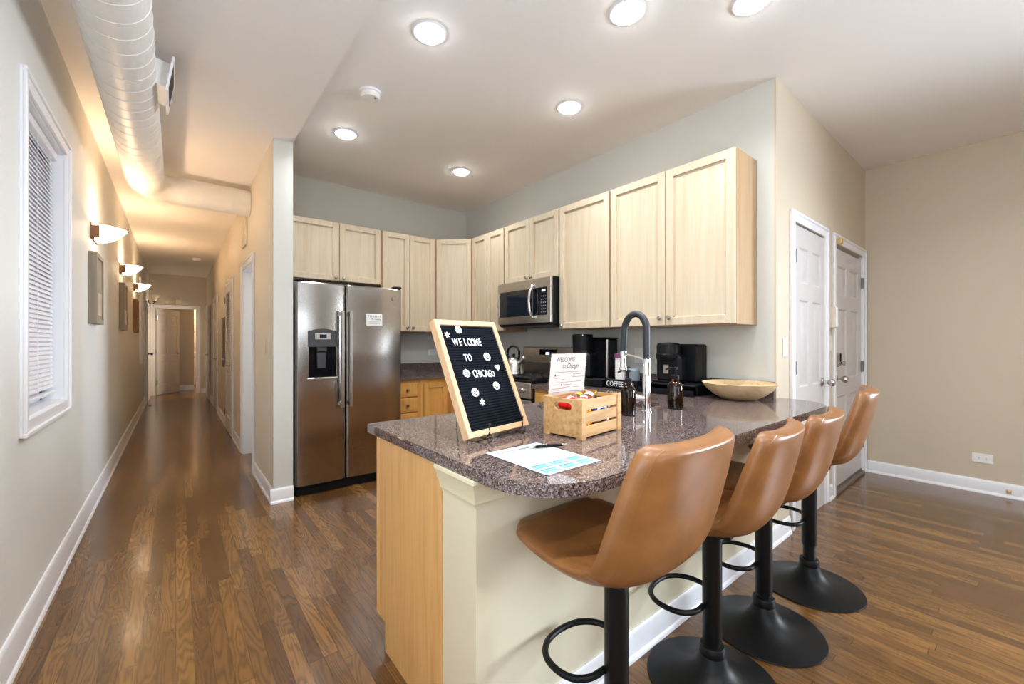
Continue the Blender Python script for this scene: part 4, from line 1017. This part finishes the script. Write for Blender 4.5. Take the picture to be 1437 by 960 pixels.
# pod drawer and pod machine
t = thing('pod_organizer', 'black pod drawer under the pod coffee machine', 'pod organizer', (2.70, 1.48, .90))
MB().box(2.56, 2.89, 1.325, 1.72, .962, .972, .003).box(2.60, 2.89, 1.325, 1.34, .9005, .962).box(2.60, 2.89, 1.705, 1.72, .9005, .962).box(2.87, 2.89, 1.325, 1.72, .9005, .962).build('stand', 'blackplastic', t)
MB().box(2.53, 2.538, 1.318, 1.725, .902, .94, .002).box(2.538, 2.85, 1.345, 1.70, .902, .908).build('drawer', 'blackgloss', t)
for i in range(9):
    y = 1.352 + i * .0425; m_ = 'gold' if i < 5 else 'whitewrap'
    tag(MB().lathe([(0, 0), (.012, 0), (.017, .02), (.0205, .022), (.0205, .024), (0, .026)], (2.563, y, .909), 16).build('coffee_pod', m_, origin=(2.563, y, .909)), 'small ' + ('gold foil' if m_ == 'gold' else 'white') + ' coffee pod in the open black drawer', 'coffee pod', ('gold' if m_ == 'gold' else 'white') + ' coffee pods in the drawer')
t = thing('pod_coffee_machine', 'matt black pod coffee machine on the black drawer stand', 'coffee machine', (2.72, 1.54, .972))
MB().box(2.74, 2.88, 1.40, 1.64, .9725, 1.235, .012).build('water_tank', 'blackplastic', t)
MB().box(2.64, 2.76, 1.47, 1.655, .9725, 1.16, .02).build('column', 'blackplastic', t)
MB().box(2.60, 2.76, 1.47, 1.66, .9725, .985, .004).build('drip_tray', 'blackgloss', t)
MB().lathe([(0, 1.125), (.075, 1.125), (.083, 1.14), (.083, 1.165), (.078, 1.17), (.078, 1.225), (.070, 1.243), (0, 1.248)], (2.675, 1.575, 0), 36).build('brew_head', 'blackplastic', t)
MB().box(2.628, 2.642, 1.55, 1.59, 1.03, 1.095, .004).build('spout', 'steelv', t)
# cups and lids in the caddy
t = thing('paper_cup_stack', 'stack of white paper cups with a purple rim behind the faucet', 'cups', (2.655, 1.965, .909))
MB().lathe([(0, 0), (.031, 0), (.040, .075), (.040, .078)] + [q for i in range(8) for q in ((.038, .08 + i * .02), (.040, .098 + i * .02))] + [(.041, .245), (.043, .25), (.0, .25)], (2.655, 1.965, .909), 26).build('cups', 'whitewrap', t)
MB().lathe([(.0425, .222), (.0435, .222), (.0435, .25), (.0425, .25)], (2.655, 1.965, .909), 26).build('purple_rim', 'purple', t)
t = thing('cup_lid_stack', 'stack of blue-grey cup lids beside the paper cups', 'lids', (2.665, 1.85, .909))
MB().lathe([(0, 0)] + [q for i in range(7) for q in ((.044, .012 + i * .018), (.044, .022 + i * .018), (.041, .024 + i * .018))] + [(.038, .145), (0, .145)], (2.665, 1.85, .909), 28).build('lids', 'lid', t)

# ------------------------------------------------------------------ faucet and soap bottles
t = thing('faucet', 'chrome kitchen faucet with black arched hose', 'faucet', (1.845, 1.20, .90))
bx, by = 1.845, 1.205; ad = Vector((.10, .995, 0)).normalized()
ap = lambda a, z: (bx + ad.x * a, by + ad.y * a, z)
MB().lathe([(0, .9), (.028, .9), (.028, .905), (.022, .908), (.021, 1.13), (.019, 1.135), (.0185, 1.165), (0, 1.165)], (bx, by, 0), 28).build('column', 'chrome', t)
arc = [ap(0, 1.16), ap(0, 1.25), ap(0, 1.31)]
for i in range(1, 14):
    a = PI * i / 14; arc.append(ap(.072 - .072 * math.cos(a), 1.31 + .085 * math.sin(a)))
arc += [ap(.146, 1.29), ap(.152, 1.20)]
MB().tube(arc, .0175, 18).build('hose', 'rubber', t)
MB().lathe([(0, 1.20), (.0155, 1.20), (.016, 1.19), (.016, 1.12), (.021, 1.11), (.021, 1.10), (0, 1.10)], (*ap(.153, 0)[:2], 0), 24).build('spray_head', 'chrome', t)
MB().tube([ap(0, 1.155), ap(.075, 1.175), ap(.153, 1.188)], .0055, 10).lathe([(.0155, 1.178), (.019, 1.178), (.019, 1.198), (.0155, 1.198)], (*ap(.153, 0)[:2], 0), 20).build('holder_arm', 'chrome', t)
hd = Vector((-.75, .66, 0)); 
MB().cyl((bx, by, .965), (bx + hd.x * .045, by + hd.y * .045, .965), .017, n=20).build('handle_stub', 'chrome', t)
MB().cyl((bx + hd.x * .043, by + hd.y * .043, .965), (bx + hd.x * .068, by + hd.y * .068, .965), .023, n=22).tube([(bx + hd.x * .058, by + hd.y * .058, .965), (bx + hd.x * .075, by + hd.y * .075, 1.02)], .004, 8).build('handle', 'chrome', t)
def bottle(loc, label, r, hb, noz):
    t = thing('soap_bottle', label, 'soap bottle', loc, 0, 'amber soap bottles by the sink')
    MB().lathe([(0, 0), (r - .004, 0), (r, .004), (r, hb), (r * .92, hb + .012), (r * .62, hb + .024), (r * .42, hb + .03), (r * .42, hb + .042), (0, hb + .042)], (0, 0, 0), 32).build('glass_bottle', 'amberglass', t, local=True)
    MB().lathe([(0, .006), (r - .006, .006), (r - .004, .010), (r - .004, hb * .985), (r * .88, hb + .008), (r * .58, hb + .02), (0, hb + .02)], (0, 0, 0), 28).build('soap', 'soap', t, local=True)
    z = hb + .04
    MB().lathe([(0, z), (r * .5, z), (r * .5, z + .018), (r * .2, z + .022), (.005, z + .024), (.005, z + .05), (.011, z + .052), (.011, z + .062), (0, z + .063)], (0, 0, 0), 20).tube([(0, 0, z + .057), (noz[0] * .03, noz[1] * .03, z + .058), (noz[0] * .05, noz[1] * .05, z + .05)], .0045, 8).build('pump', 'blackplastic', t, local=True)
    return t
bottle((1.685, 1.20, .9), 'amber soap pump bottle left of the faucet, beside the crate', .034, .115, (-.7, .7))
bottle((2.045, 1.165, .9), 'amber soap pump bottle right of the faucet', .0395, .115, (-.7, .7))

# bowl
t = tag(MB().lathe([(0, .002), (.085, 0), (.10, .004), (.145, .03), (.182, .062), (.205, .094), (.208, .10), (.202, .102), (.176, .068), (.14, .038), (.09, .014), (0, .010)], (2.695, 1.115, .9), 56).build('wooden_bowl', 'bowl', origin=(2.695, 1.115, .9), smooth=.9), 'wide pale wooden bowl at the wall end of the peninsula', 'bowl')

# ------------------------------------------------------------------ crate of snacks
cyaw = .12
cl, cw_, chh = .272, .178, .146
ct_ = thing('wooden_crate', 'slatted wooden crate of snacks on the granite peninsula', 'crate', (1.118, .990, .9), cyaw)
# local: x along the long side, y along the short side
for (x, y) in ((0, 0), (0, cw_ - .028), (cl - .028, 0), (cl - .028, cw_ - .028)):
    MB().box(x, x + .028, y, y + .028, 0, chh, .001).build('corner_post', 'crate', ct_, local=True)
for s_ in (0, 1):
    y0 = .004 if s_ == 0 else cw_ - .012
    for z0, z1 in ((.006, .046), (.056, .094), (.104, .142)): MB().box(.026, cl - .026, y0, y0 + .008, z0, z1, .001).build('slat', 'crate', ct_, local=True)
    x0 = .004 if s_ == 0 else cl - .012
    hz = [(.026 + .03 + 0, 0)]
    ho = [(.05 + .0, .0)]
    mb = MB(Matrix(((0, 0, 1, x0), (1, 0, 0, 0), (0, 1, 0, 0), (0, 0, 0, 1))))
    slot = []
    for (cx_, a0) in ((cw_ / 2 + .026, -PI / 2), (cw_ / 2 - .026, PI / 2)):
        for i in range(7): a = a0 + PI * i / 6; slot.append((cx_ + .014 * math.cos(a), .113 + .014 * math.sin(a)))
    mb.poly_holes([(.026, .006), (cw_ - .026, .006), (cw_ - .026, .142), (.026, .142)], [slot], 0, .008)
    mb.build('end_board', 'crate', ct_, local=True)
MB().box(.01, cl - .01, .01, cw_ - .01, .004, .010).build('bottom_board', 'crate', ct_, local=True)
CM = Matrix.Translation((1.118, .99, .9)) @ Matrix.Rotation(cyaw, 4, 'Z')
def snack(label, cat, name, mat, lx, ly, lz, L, Wd, H, rz=0, ry=0, group=None, band=None):
    o_ = CM @ Vector((lx, ly, lz))
    def fn(i, j):
        a = i * 2 * PI
        u = (j - .5) * 2; k = max(0.0, 1 - abs(u) ** 6) ** .5
        wv = 1 if abs(u) < .86 else 1.0
        return (u * L / 2, math.cos(a) * Wd / 2 * (.8 + .2 * k), math.sin(a) * H / 2 * max(.05, k))
    R_ = Matrix.Translation(o_) @ Matrix.Rotation(cyaw + rz, 4, 'Z') @ Matrix.Rotation(ry, 4, 'Y')
    mb = MB(R_); mb.sheet(fn, 14, 14)
    t = thing(name, label, cat, o_, 0, group)
    mb.build('wrapper', mat, t)
    if band:
        mb = MB(R_)
        def fb(i, j):
            p = fn(i, .38 + .24 * j); return (p[0], p[1] * 1.03, p[2] * 1.05)
        mb.sheet(fb, 14, 4); mb.build('wrapper_band', band, t)
    return t
snack('red candy wrapper lying across the top front of the crate', 'candy', 'candy_pack', 'red', .055, .085, .135, .10, .035, .02, 1.15, .05, None, 'whitewrap')
snack('second red candy wrapper on top, beside the welcome sheet', 'candy', 'candy_pack', 'red', .088, .055, .137, .10, .03, .02, .5, -.1, None, 'whitewrap')
snack('white and red candy wrapper at the crate rim by the near corner', 'candy', 'candy_pack', 'whitewrap', .05, .045, .128, .07, .035, .022, .2, .1, None, 'red')
snack('left red candy seen through the crate hand slot', 'candy', 'round_candy', 'red', .046, .110, .112, .045, .038, .034, 1.4)
snack('right red candy seen through the crate hand slot', 'candy', 'round_candy', 'red', .046, .068, .112, .05, .036, .032, 1.6)
snack('brown and gold granola bar sticking out of the crate top', 'snack', 'granola_bar', 'brownwrap', .15, .075, .142, .115, .035, .02, .3, -.22, None, 'whitewrap')
snack('brown granola bar leaning behind the first one in the crate', 'snack', 'granola_bar', 'brownwrap', .150, .122, .136, .11, .034, .02, .25, -.15, None, 'yellow')
snack('yellow snack pack tip at the back of the crate top', 'snack', 'snack_pack', 'yellow', .205, .10, .142, .06, .034, .02, .2, -.2)
snack('yellow snack pack in the upper gap of the crate front', 'snack', 'snack_pack', 'yellow', .055, .030, .098, .06, .036, .03, .1, 0, None, 'orange')
snack('blue and white snack pack in the upper gap of the crate front', 'snack', 'snack_pack', 'bluewrap', .135, .032, .099, .08, .034, .026, -.1, .05, None, 'whitewrap')
snack('white snack pack at the right of the crate upper gap', 'snack', 'snack_pack', 'whitewrap', .195, .034, .098, .06, .034, .026, .15, 0, None, 'bluewrap')
snack('orange snack pack in the lower gap of the crate front', 'snack', 'snack_pack', 'orange', .06, .032, .050, .07, .036, .032, .1, 0, None, 'yellow')
snack('brown snack pack in the middle of the crate lower gap', 'snack', 'snack_pack', 'brownwrap', .13, .034, .050, .06, .034, .028, -.1)
snack('striped brown and white snack pack at the right of the lower gap', 'snack', 'snack_pack', 'brownwrap', .195, .034, .050, .07, .036, .03, .1, 0, None, 'whitewrap')
snack('long brown snack bag lying along the crate bottom', 'snack', 'snack_pack', 'brownwrap', .135, .10, .035, .16, .08, .04, .1)
snack('yellow snack pouch deep inside the crate', 'snack', 'snack_pack', 'yellow', .13, .10, .085, .16, .09, .045, .2)

# welcome sheet standing in the crate
def pose(x, y, z, yaw, tilt, roll=0):
    U = Vector((math.cos(yaw), math.sin(yaw), 0)); N = Vector((math.sin(yaw), -math.cos(yaw), 0)); V = -math.sin(tilt) * N + Vector((0, 0, math.cos(tilt)))
    U2 = math.cos(roll) * U + math.sin(roll) * V; V2 = -math.sin(roll) * U + math.cos(roll) * V
    return frame((x, y, z), U2, V2, U2.cross(V2))
t = thing('welcome_sheet', 'laminated pale welcome sheet standing behind the snack crate', 'sign', (1.25, 1.20, .90))
FS = pose(1.144, 1.196, 1.044, .041, -.10, -.006)
MB(FS).box(-.002, .2325, -.142, .166, 0, .0012).build('sleeve', 'acrylic', t)
MB(FS).box(.006, .2245, -.138, .160, .0014, .0022).build('sheet', 'pinkpaper', t)
mb = MB(FS @ Matrix.Translation((.004, .004, .0024)) @ Matrix.Diagonal((1.05, 1.05, 1, 1)))
mb.text('WELCOME', .026, .0001, Matrix.Translation((.085, .125, 0)), space=.95, sx=.9); mb.text('to Chicago', .027, .0001, Matrix.Translation((.115, .100, 0)), .45, sx=.8)
for (u0, u1, v) in ((.03, .19, .076), (.03, .06, .064), (.14, .18, .066), (.03, .08, .053), (.13, .2, .055), (.03, .09, .046), (.02, .19, .036), (.08, .13, .026), (.02, .09, .012), (.14, .18, .014), (.08, .12, .016), (.02, .06, -.002), (.12, .19, -.002)):
    mb.box(u0, u1, v, v + .0012, 0, .0002)
for (u, v) in ((.028, .063), (.137, .065), (.068, .025)): mb.box(u, u + .006, v - .002, v + .005, 0, .0002)
mb.build('lettering', 'ink', t)

# ------------------------------------------------------------------ letter board on its easel
FLB = pose(.763, 1.173, .925, .1773, .4316)
BWd, BH, DP = .323, .450, .032
t = thing('letter_board', 'black felt letter board reading WELCOME TO CHICAGO in a wood frame', 'letter board', FLB @ Vector((BWd / 2, 0, 0)))
fwid = .021
MB(FLB).box(0, fwid, 0, BH, -DP, 0, .0015).box(BWd - fwid, BWd, 0, BH, -DP, 0, .0015).box(fwid, BWd - fwid, 0, fwid, -DP, 0, .0015).box(fwid, BWd - fwid, BH - fwid, BH, -DP, 0, .0015).build('frame', 'framewood', t)
mb = MB(FLB); v = fwid; prof = []
NR = 40; step = (BH - 2 * fwid) / NR
for i in range(NR):
    a = fwid + i * step; prof += [(a, -.009), (a + step * .16, -.0055), (a + step * .5, -.0045), (a + step * .84, -.0055)]
prof += [(BH - fwid, -.009), (BH - fwid, -.02), (fwid, -.02)]
mb.prism(prof, 'x', fwid - .002, BWd - fwid + .002)
mb.build('felt', 'felt', t, smooth=.3)
def letter(ch, u, v, size=.042):
    mb = MB(FLB @ Matrix.Translation((u, v, -.0035))); mb.text(ch, size, .0015, Matrix.Identity(4), sx=.62); mb.build('letter', 'letter', t)
def badge(u, v, r, petals=False, heart=False, face=True):
    m = FLB @ Matrix.Translation((u, v, -.0045)); mb = MB(m); pts_ = []
    n = 40
    for i in range(n):
        a = 2 * PI * i / n
        if heart:
            pts_.append((r * 1.0 * math.sin(a) ** 3, r * (.80 * math.cos(a) - .32 * math.cos(2 * a) - .12 * math.cos(3 * a))))
        else:
            q = r * (1 + (.12 * math.cos(8 * a) if petals else 0)); pts_.append((q * math.cos(a), q * math.sin(a)))
    mb.prism(pts_, 'z', 0, .003); b = mb.build('badge', 'letter', t)
    if face and not heart:
        mb = MB(m)
        for s_ in (-1, 1): mb.cyl((s_ * r * .32, r * .22, .002), (s_ * r * .32, r * .22, .0034), r * .17, n=10)
        mb.tube([(r * .5 * math.cos(a), r * .5 * math.sin(a) - r * .02, .003) for a in [PI + PI * i / 10 for i in range(11)]], r * .11, 6); mb.build('face', 'ink', b)
def asterisk(u, v, r):
    m = FLB @ Matrix.Translation((u, v, -.0045)); mb = MB(m)
    for i in range(3):
        mb.M = m @ Matrix.Rotation(PI * i / 3 + .3, 4, 'Z'); mb.box(-r, r, -r * .16, r * .16, 0, .003)
    mb.build('asterisk', 'letter', t)

for ch, u in zip('WE', (.074, .098)): letter(ch, u, .358)
for ch, u in zip('LCOME', (.123, .142, .162, .182, .201)): letter(ch, u, .357)
for ch, u in zip('TO', (.101, .122)): letter(ch, u, .293)
for ch, u, v in zip('CHICAG', (.121, .138, .152, .165, .183, .201), (.228, .227, .227, .226, .225, .224)): letter(ch, u, v)
letter('O', .217, .222, .034)
badge(.107, .411, .015, True); asterisk(.043, .388, .012); badge(.214, .295, .017); badge(.252, .249, .014, heart=True)
badge(.081, .233, .0155, True); badge(.213, .174, .016); badge(.094, .158, .0165); asterisk(.114, .118, .013)

# wire easel
t = thing('wire_easel', 'black scrolled wire easel holding the letter board', 'easel', FLB @ Vector((.176, 0, 0)) - Vector((0, 0, .025)))
Ux = Vector((math.cos(.1773), math.sin(.1773), 0)); Nx = Vector((math.sin(.1773), -math.cos(.1773), 0))
E0 = Vector((.763, 1.173, 0))
def ep(u, a, z): return tuple(E0 + Ux * u + Nx * a + Vector((0, 0, z)))
for u in (.086, .266):
    hook = [(.012, .962), (.009, .952), (.013, .940), (.010, .930), (.002, .920), (-.012, .9095), (-.05, .9095), (-.10, .9095)]
    mb = MB().tube([ep(u, a, z) for a, z in hook], .0022, 8)
    mb.lathe([(0, -.0045), (.003, -.003), (.0042, 0), (.003, .003), (0, .0045)], ep(u, .012, .964), 10)
    mb.build('hook', 'iron', t)
    sc = [(.009, .9285)]
    for i in range(0, 19):
        a = .9 + i / 18 * 4.6; r = .017 - .0095 * i / 18
        sc.append((.012 + r * math.cos(-a + 2.2) - .002, .9195 + r * math.sin(-a + 2.2)))
    zmin = min(z for a, z in sc); sc = [(a, z - zmin + .9025) for a, z in sc]
    MB().tube([ep(u, a, z) for a, z in sc], .0022, 8).build('scroll_foot', 'iron', t)
    MB().tube([ep(u, -.10, .9095), ep(u + .02 * (1 if u < .17 else -1), -.132, .98), ep(.176 + (.03 if u > .17 else -.03), -.215, 1.14)], .0022, 8).build('upright', 'iron', t)
MB().tube([ep(.084, -.06, .9095), ep(.268, -.06, .9095)], .0022, 8).build('crossbar', 'iron', t)
MB().tube([ep(.142, -.213, 1.135), ep(.210, -.213, 1.135)], .0022, 8).build('crossbar', 'iron', t)
MB().tube([ep(.176, -.214, 1.135), ep(.176, -.245, 1.02), ep(.176, -.262, .9025)], .0022, 8).build('rear_leg', 'iron', t)

# laminated sheet and pen
t = thing('info_sheet', 'laminated sheet with teal boxes lying at the rounded counter corner', 'paper', (.86, .93, .9005))
FPp = frame((.748, .783, .9006), (1, 0, 0), (0, 1, 0), (0, 0, 1))
MB(FPp).box(0, .229, 0, .288, 0, .0008).build('laminate', 'acrylic', t)
MB(FPp).box(.006, .223, .005, .283, .0009, .0015).build('sheet', 'laminate', t)
mb = MB(FPp)
for i in range(3):
    for j in range(2):
        u0 = .016 + i * .069; v0 = .018 + j * .040
        for k_ in range(3): mb.box(u0, u0 + .060 - .008 * (k_ % 2), v0 + k_ * .010, v0 + k_ * .010 + .007, .0015, .0017)
mb.build('teal_boxes', 'teal', t)
mb = MB(FPp)
for i in range(3):
    for j in range(2): mb.box(.024 + i * .069, .058 + i * .069, .018 + j * .040 + .024, .018 + j * .040 + .028, .0017, .0019)
mb.build('teal_headings', 'tealdark', t)
mb = MB(FPp)
for k_ in range(11):
    v = .118 + k_ * .0105
    mb.box(.03, .19 - .02 * (k_ % 3), v, v + .0012, .0015, .0017)
mb.box(.02, .21, .009, .0105, .0015, .0017)
mb.build('printed_lines', 'lid', t)
mb = MB(FPp)
for k_ in range(9): mb.box(.03 + k_ * .0085, .035 + k_ * .0085, .250, .256, .0015, .0017)
for k_ in range(8):
    u = .115 + k_ * .0085; mb.tube([(u, .246, .0017), (u + .003, .260 - .004 * (k_ % 2), .0017), (u + .005, .245, .0017)], .0008, 5)
mb.build('heading', 'ink', t)
pa, pb = Vector((.897, 1.020, .9085)), Vector((1.018, .962, .9085)); pd = (pb - pa).normalized()
t = thing('ballpoint_pen', 'dark ballpoint pen lying across the laminated sheet', 'pen', (.95, .99, .9025))
MB().tube([pa + pd * .018, pa + pd * .022, pa + pd * .09, pa + pd * .112], [.0048, .0056, .0056, .0046], 14).build('barrel', 'blackplastic', t)
MB().tube([pa + pd * .112, pa + pd * .128, pa + pd * .136], [.0044, .0022, .0007], 12).build('tip', 'nickel', t)
MB().tube([pa, pa + pd * .001, pa + pd * .018], [.0025, .0032, .0032], 10).tube([pa + pd * .012, pa + pd * .02], [.0052, .0052], 12).build('clicker', 'nickel', t)
sp = pd.cross(Vector((0, 0, 1)))
MB().tube([pa + pd * .018 + sp * .004 + Vector((0, 0, .004)), pa + pd * .022 + sp * .007 + Vector((0, 0, .005)), pa + pd * .055 + sp * .0065 + Vector((0, 0, .0045))], .0012, 6).build('clip', 'nickel', t)

# ------------------------------------------------------------------ bar stools
PR = [(.232, .022, .150, .00), (.228, .008, .172, .002), (.205, -.004, .192, .006), (.12, -.018, .208, .014), (.02, -.026, .216, .022), (-.075, -.022, .222, .036), (-.138, .000, .226, .05),
      (-.176, .045, .228, .056), (-.200, .11, .227, .056), (-.220, .19, .221, .05), (-.236, .265, .212, .042), (-.243, .300, .203, .038), (-.246, .318, .190, .036), (-.248, .330, .165, .034)]
def cr(u):
    n = len(PR) - 1; x = u * n; i = min(int(x), n - 1); f_ = x - i
    P = [PR[max(i - 1, 0)], PR[i], PR[i + 1], PR[min(i + 2, n)]]
    return [.5 * (2 * P[1][k] + (P[2][k] - P[0][k]) * f_ + (2 * P[0][k] - 5 * P[1][k] + 4 * P[2][k] - P[3][k]) * f_ ** 2 + (3 * P[1][k] - P[0][k] - 3 * P[2][k] + P[3][k]) * f_ ** 3) for k in range(4)]
def shell(u0, u1, nu, th, grow=0.0, z0=.69):
    mb = MB(); R = []; nv = 18
    for i in range(nu + 1):
        u = u0 + (u1 - u0) * i / nu
        y, z, w, c_ = cr(u); a, b = cr(max(u - .01, 0)), cr(min(u + .01, 1))
        ty, tz = b[0] - a[0], b[1] - a[1]; L_ = math.hypot(ty, tz); ty, tz = ty / L_, tz / L_
        ny, nz = tz, -ty                                            # inward normal (up on the seat, forward on the back)
        e = min(i, nu - i) / nu; k = min(1, e / .10); k = math.sqrt(max(.02, 1 - (1 - k) ** 2))
        inner, outer_ = [], []
        for j in range(nv + 1):
            v = -1 + 2 * j / nv; s_ = math.sin(v * PI / 2 * .98) / math.sin(PI / 2 * .98)
            tt = th * k * math.sqrt(max(.03, 1 - abs(s_) ** 10)) / 2 + grow
            cu = c_ * abs(s_) ** 2.6
            py, pz = y + ny * cu, z + nz * cu
            inner.append(((w + grow) * s_, py + ny * tt, z0 + pz + nz * tt)); outer_.append(((w + grow) * s_, py - ny * tt, z0 + pz - nz * tt))
        R.append(inner + outer_[::-1])
    return mb.rings(R)
st = thing('bar_stool', 'nearest tan leather swivel bar stool at the peninsula, its base cut by the frame', 'bar stool', (.962, .725, 0), 0, 'tan bar stools along the peninsula')
MB().lathe([(0, 0), (.224, 0), (.228, .003), (.226, .007), (.20, .012), (.15, .022), (.105, .037), (.075, .055), (.055, .078), (.047, .098), (.043, .105), (0, .105)], (0, 0, 0), 64).build('trumpet_base', 'black', st, local=True, smooth=.9)
MB().lathe([(0, .10), (.042, .10), (.044, .106), (.044, .132), (.040, .138), (0, .138)], (0, 0, 0), 32).build('collar', 'black', st, local=True)
MB().cyl((0, 0, .13), (0, 0, .42), .0275, n=28).build('gas_column', 'black', st, local=True)
MB().lathe([(0, .205), (.0325, .205), (.0335, .209), (.0335, .635), (0, .635)], (0, 0, 0), 32).build('sleeve', 'black', st, local=True)
fp = [(-.02, .024, .327), (-.075, .03, .327), (-.115, .06, .327), (-.128, .11, .327), (-.115, .165, .327), (-.07, .205, .327), (0, .218, .327), (.07, .205, .327), (.115, .165, .327), (.128, .11, .327), (.115, .06, .327), (.075, .03, .327), (.02, .024, .327)]
def smooth_path(p, n=6):
    o = []
    for i in range(len(p) - 1):
        P = [Vector(p[max(i - 1, 0)]), Vector(p[i]), Vector(p[i + 1]), Vector(p[min(i + 2, len(p) - 1)])]
        for k in range(n):
            f_ = k / n; o.append(.5 * (2 * P[1] + (P[2] - P[0]) * f_ + (2 * P[0] - 5 * P[1] + 4 * P[2] - P[3]) * f_ ** 2 + (3 * P[1] - P[0] - 3 * P[2] + P[3]) * f_ ** 3))
    return o + [Vector(p[-1])]
MB().tube(smooth_path(fp), .0095, 12).build('footrest', 'black', st, local=True)
MB().box(-.09, .09, -.09, .09, .622, .642, .004).cyl((0, 0, .60), (0, 0, .63), .042).build('seat_plate', 'black', st, local=True)
MB().tube([(.03, 0, .615), (.12, -.01, .612), (.15, -.012, .604), (.185, -.015, .602)], .005, 8).build('lever', 'black', st, local=True)
shell(0, .50, 24, .050).build('seat', 'leather', st, local=True, smooth=1.2)
bk = shell(.405, 1, 30, .046, .004).build('backrest', 'leather', st, local=True, smooth=1.2)
# stitched piping round the back panel
pp = []
for i in range(0, 25):
    u = .455 + .53 * i / 24; y, z, w, c_ = cr(u); a, b = cr(u - .01), cr(min(1, u + .01)); L_ = math.hypot(b[0] - a[0], b[1] - a[1]); ny, nz = (b[1] - a[1]) / L_, -(b[0] - a[0]) / L_
    s_ = .93; tt = .027 * math.sqrt(1 - s_ ** 10) + .0025; cu = c_ * s_ ** 2.6
    pp.append((w * s_, y + ny * (cu - tt), .69 + z + nz * (cu - tt)))
MB().tube(pp, .0018, 6).build('seam', 'leather', bk, local=True); MB().tube([(-x, y, z) for x, y, z in pp], .0018, 6).build('seam', 'leather', bk, local=True)
def stool(x, y, rz, dz, label):
    r = dup(st, (x, y, 0), rz, label)
    for ch in r.children:
        if ch.name.split('.')[0] in ('sleeve', 'footrest', 'seat_plate', 'lever', 'seat', 'backrest'): ch.location.z += dz
stool(1.537, .730, .10, -.05, 'second tan leather bar stool from the camera at the peninsula')
stool(2.000, .725, .08, -.05, 'third tan leather bar stool from the camera, second from the doors')
stool(2.535, .706, .19, .005, 'farthest tan leather bar stool, raised, next to the white doors')
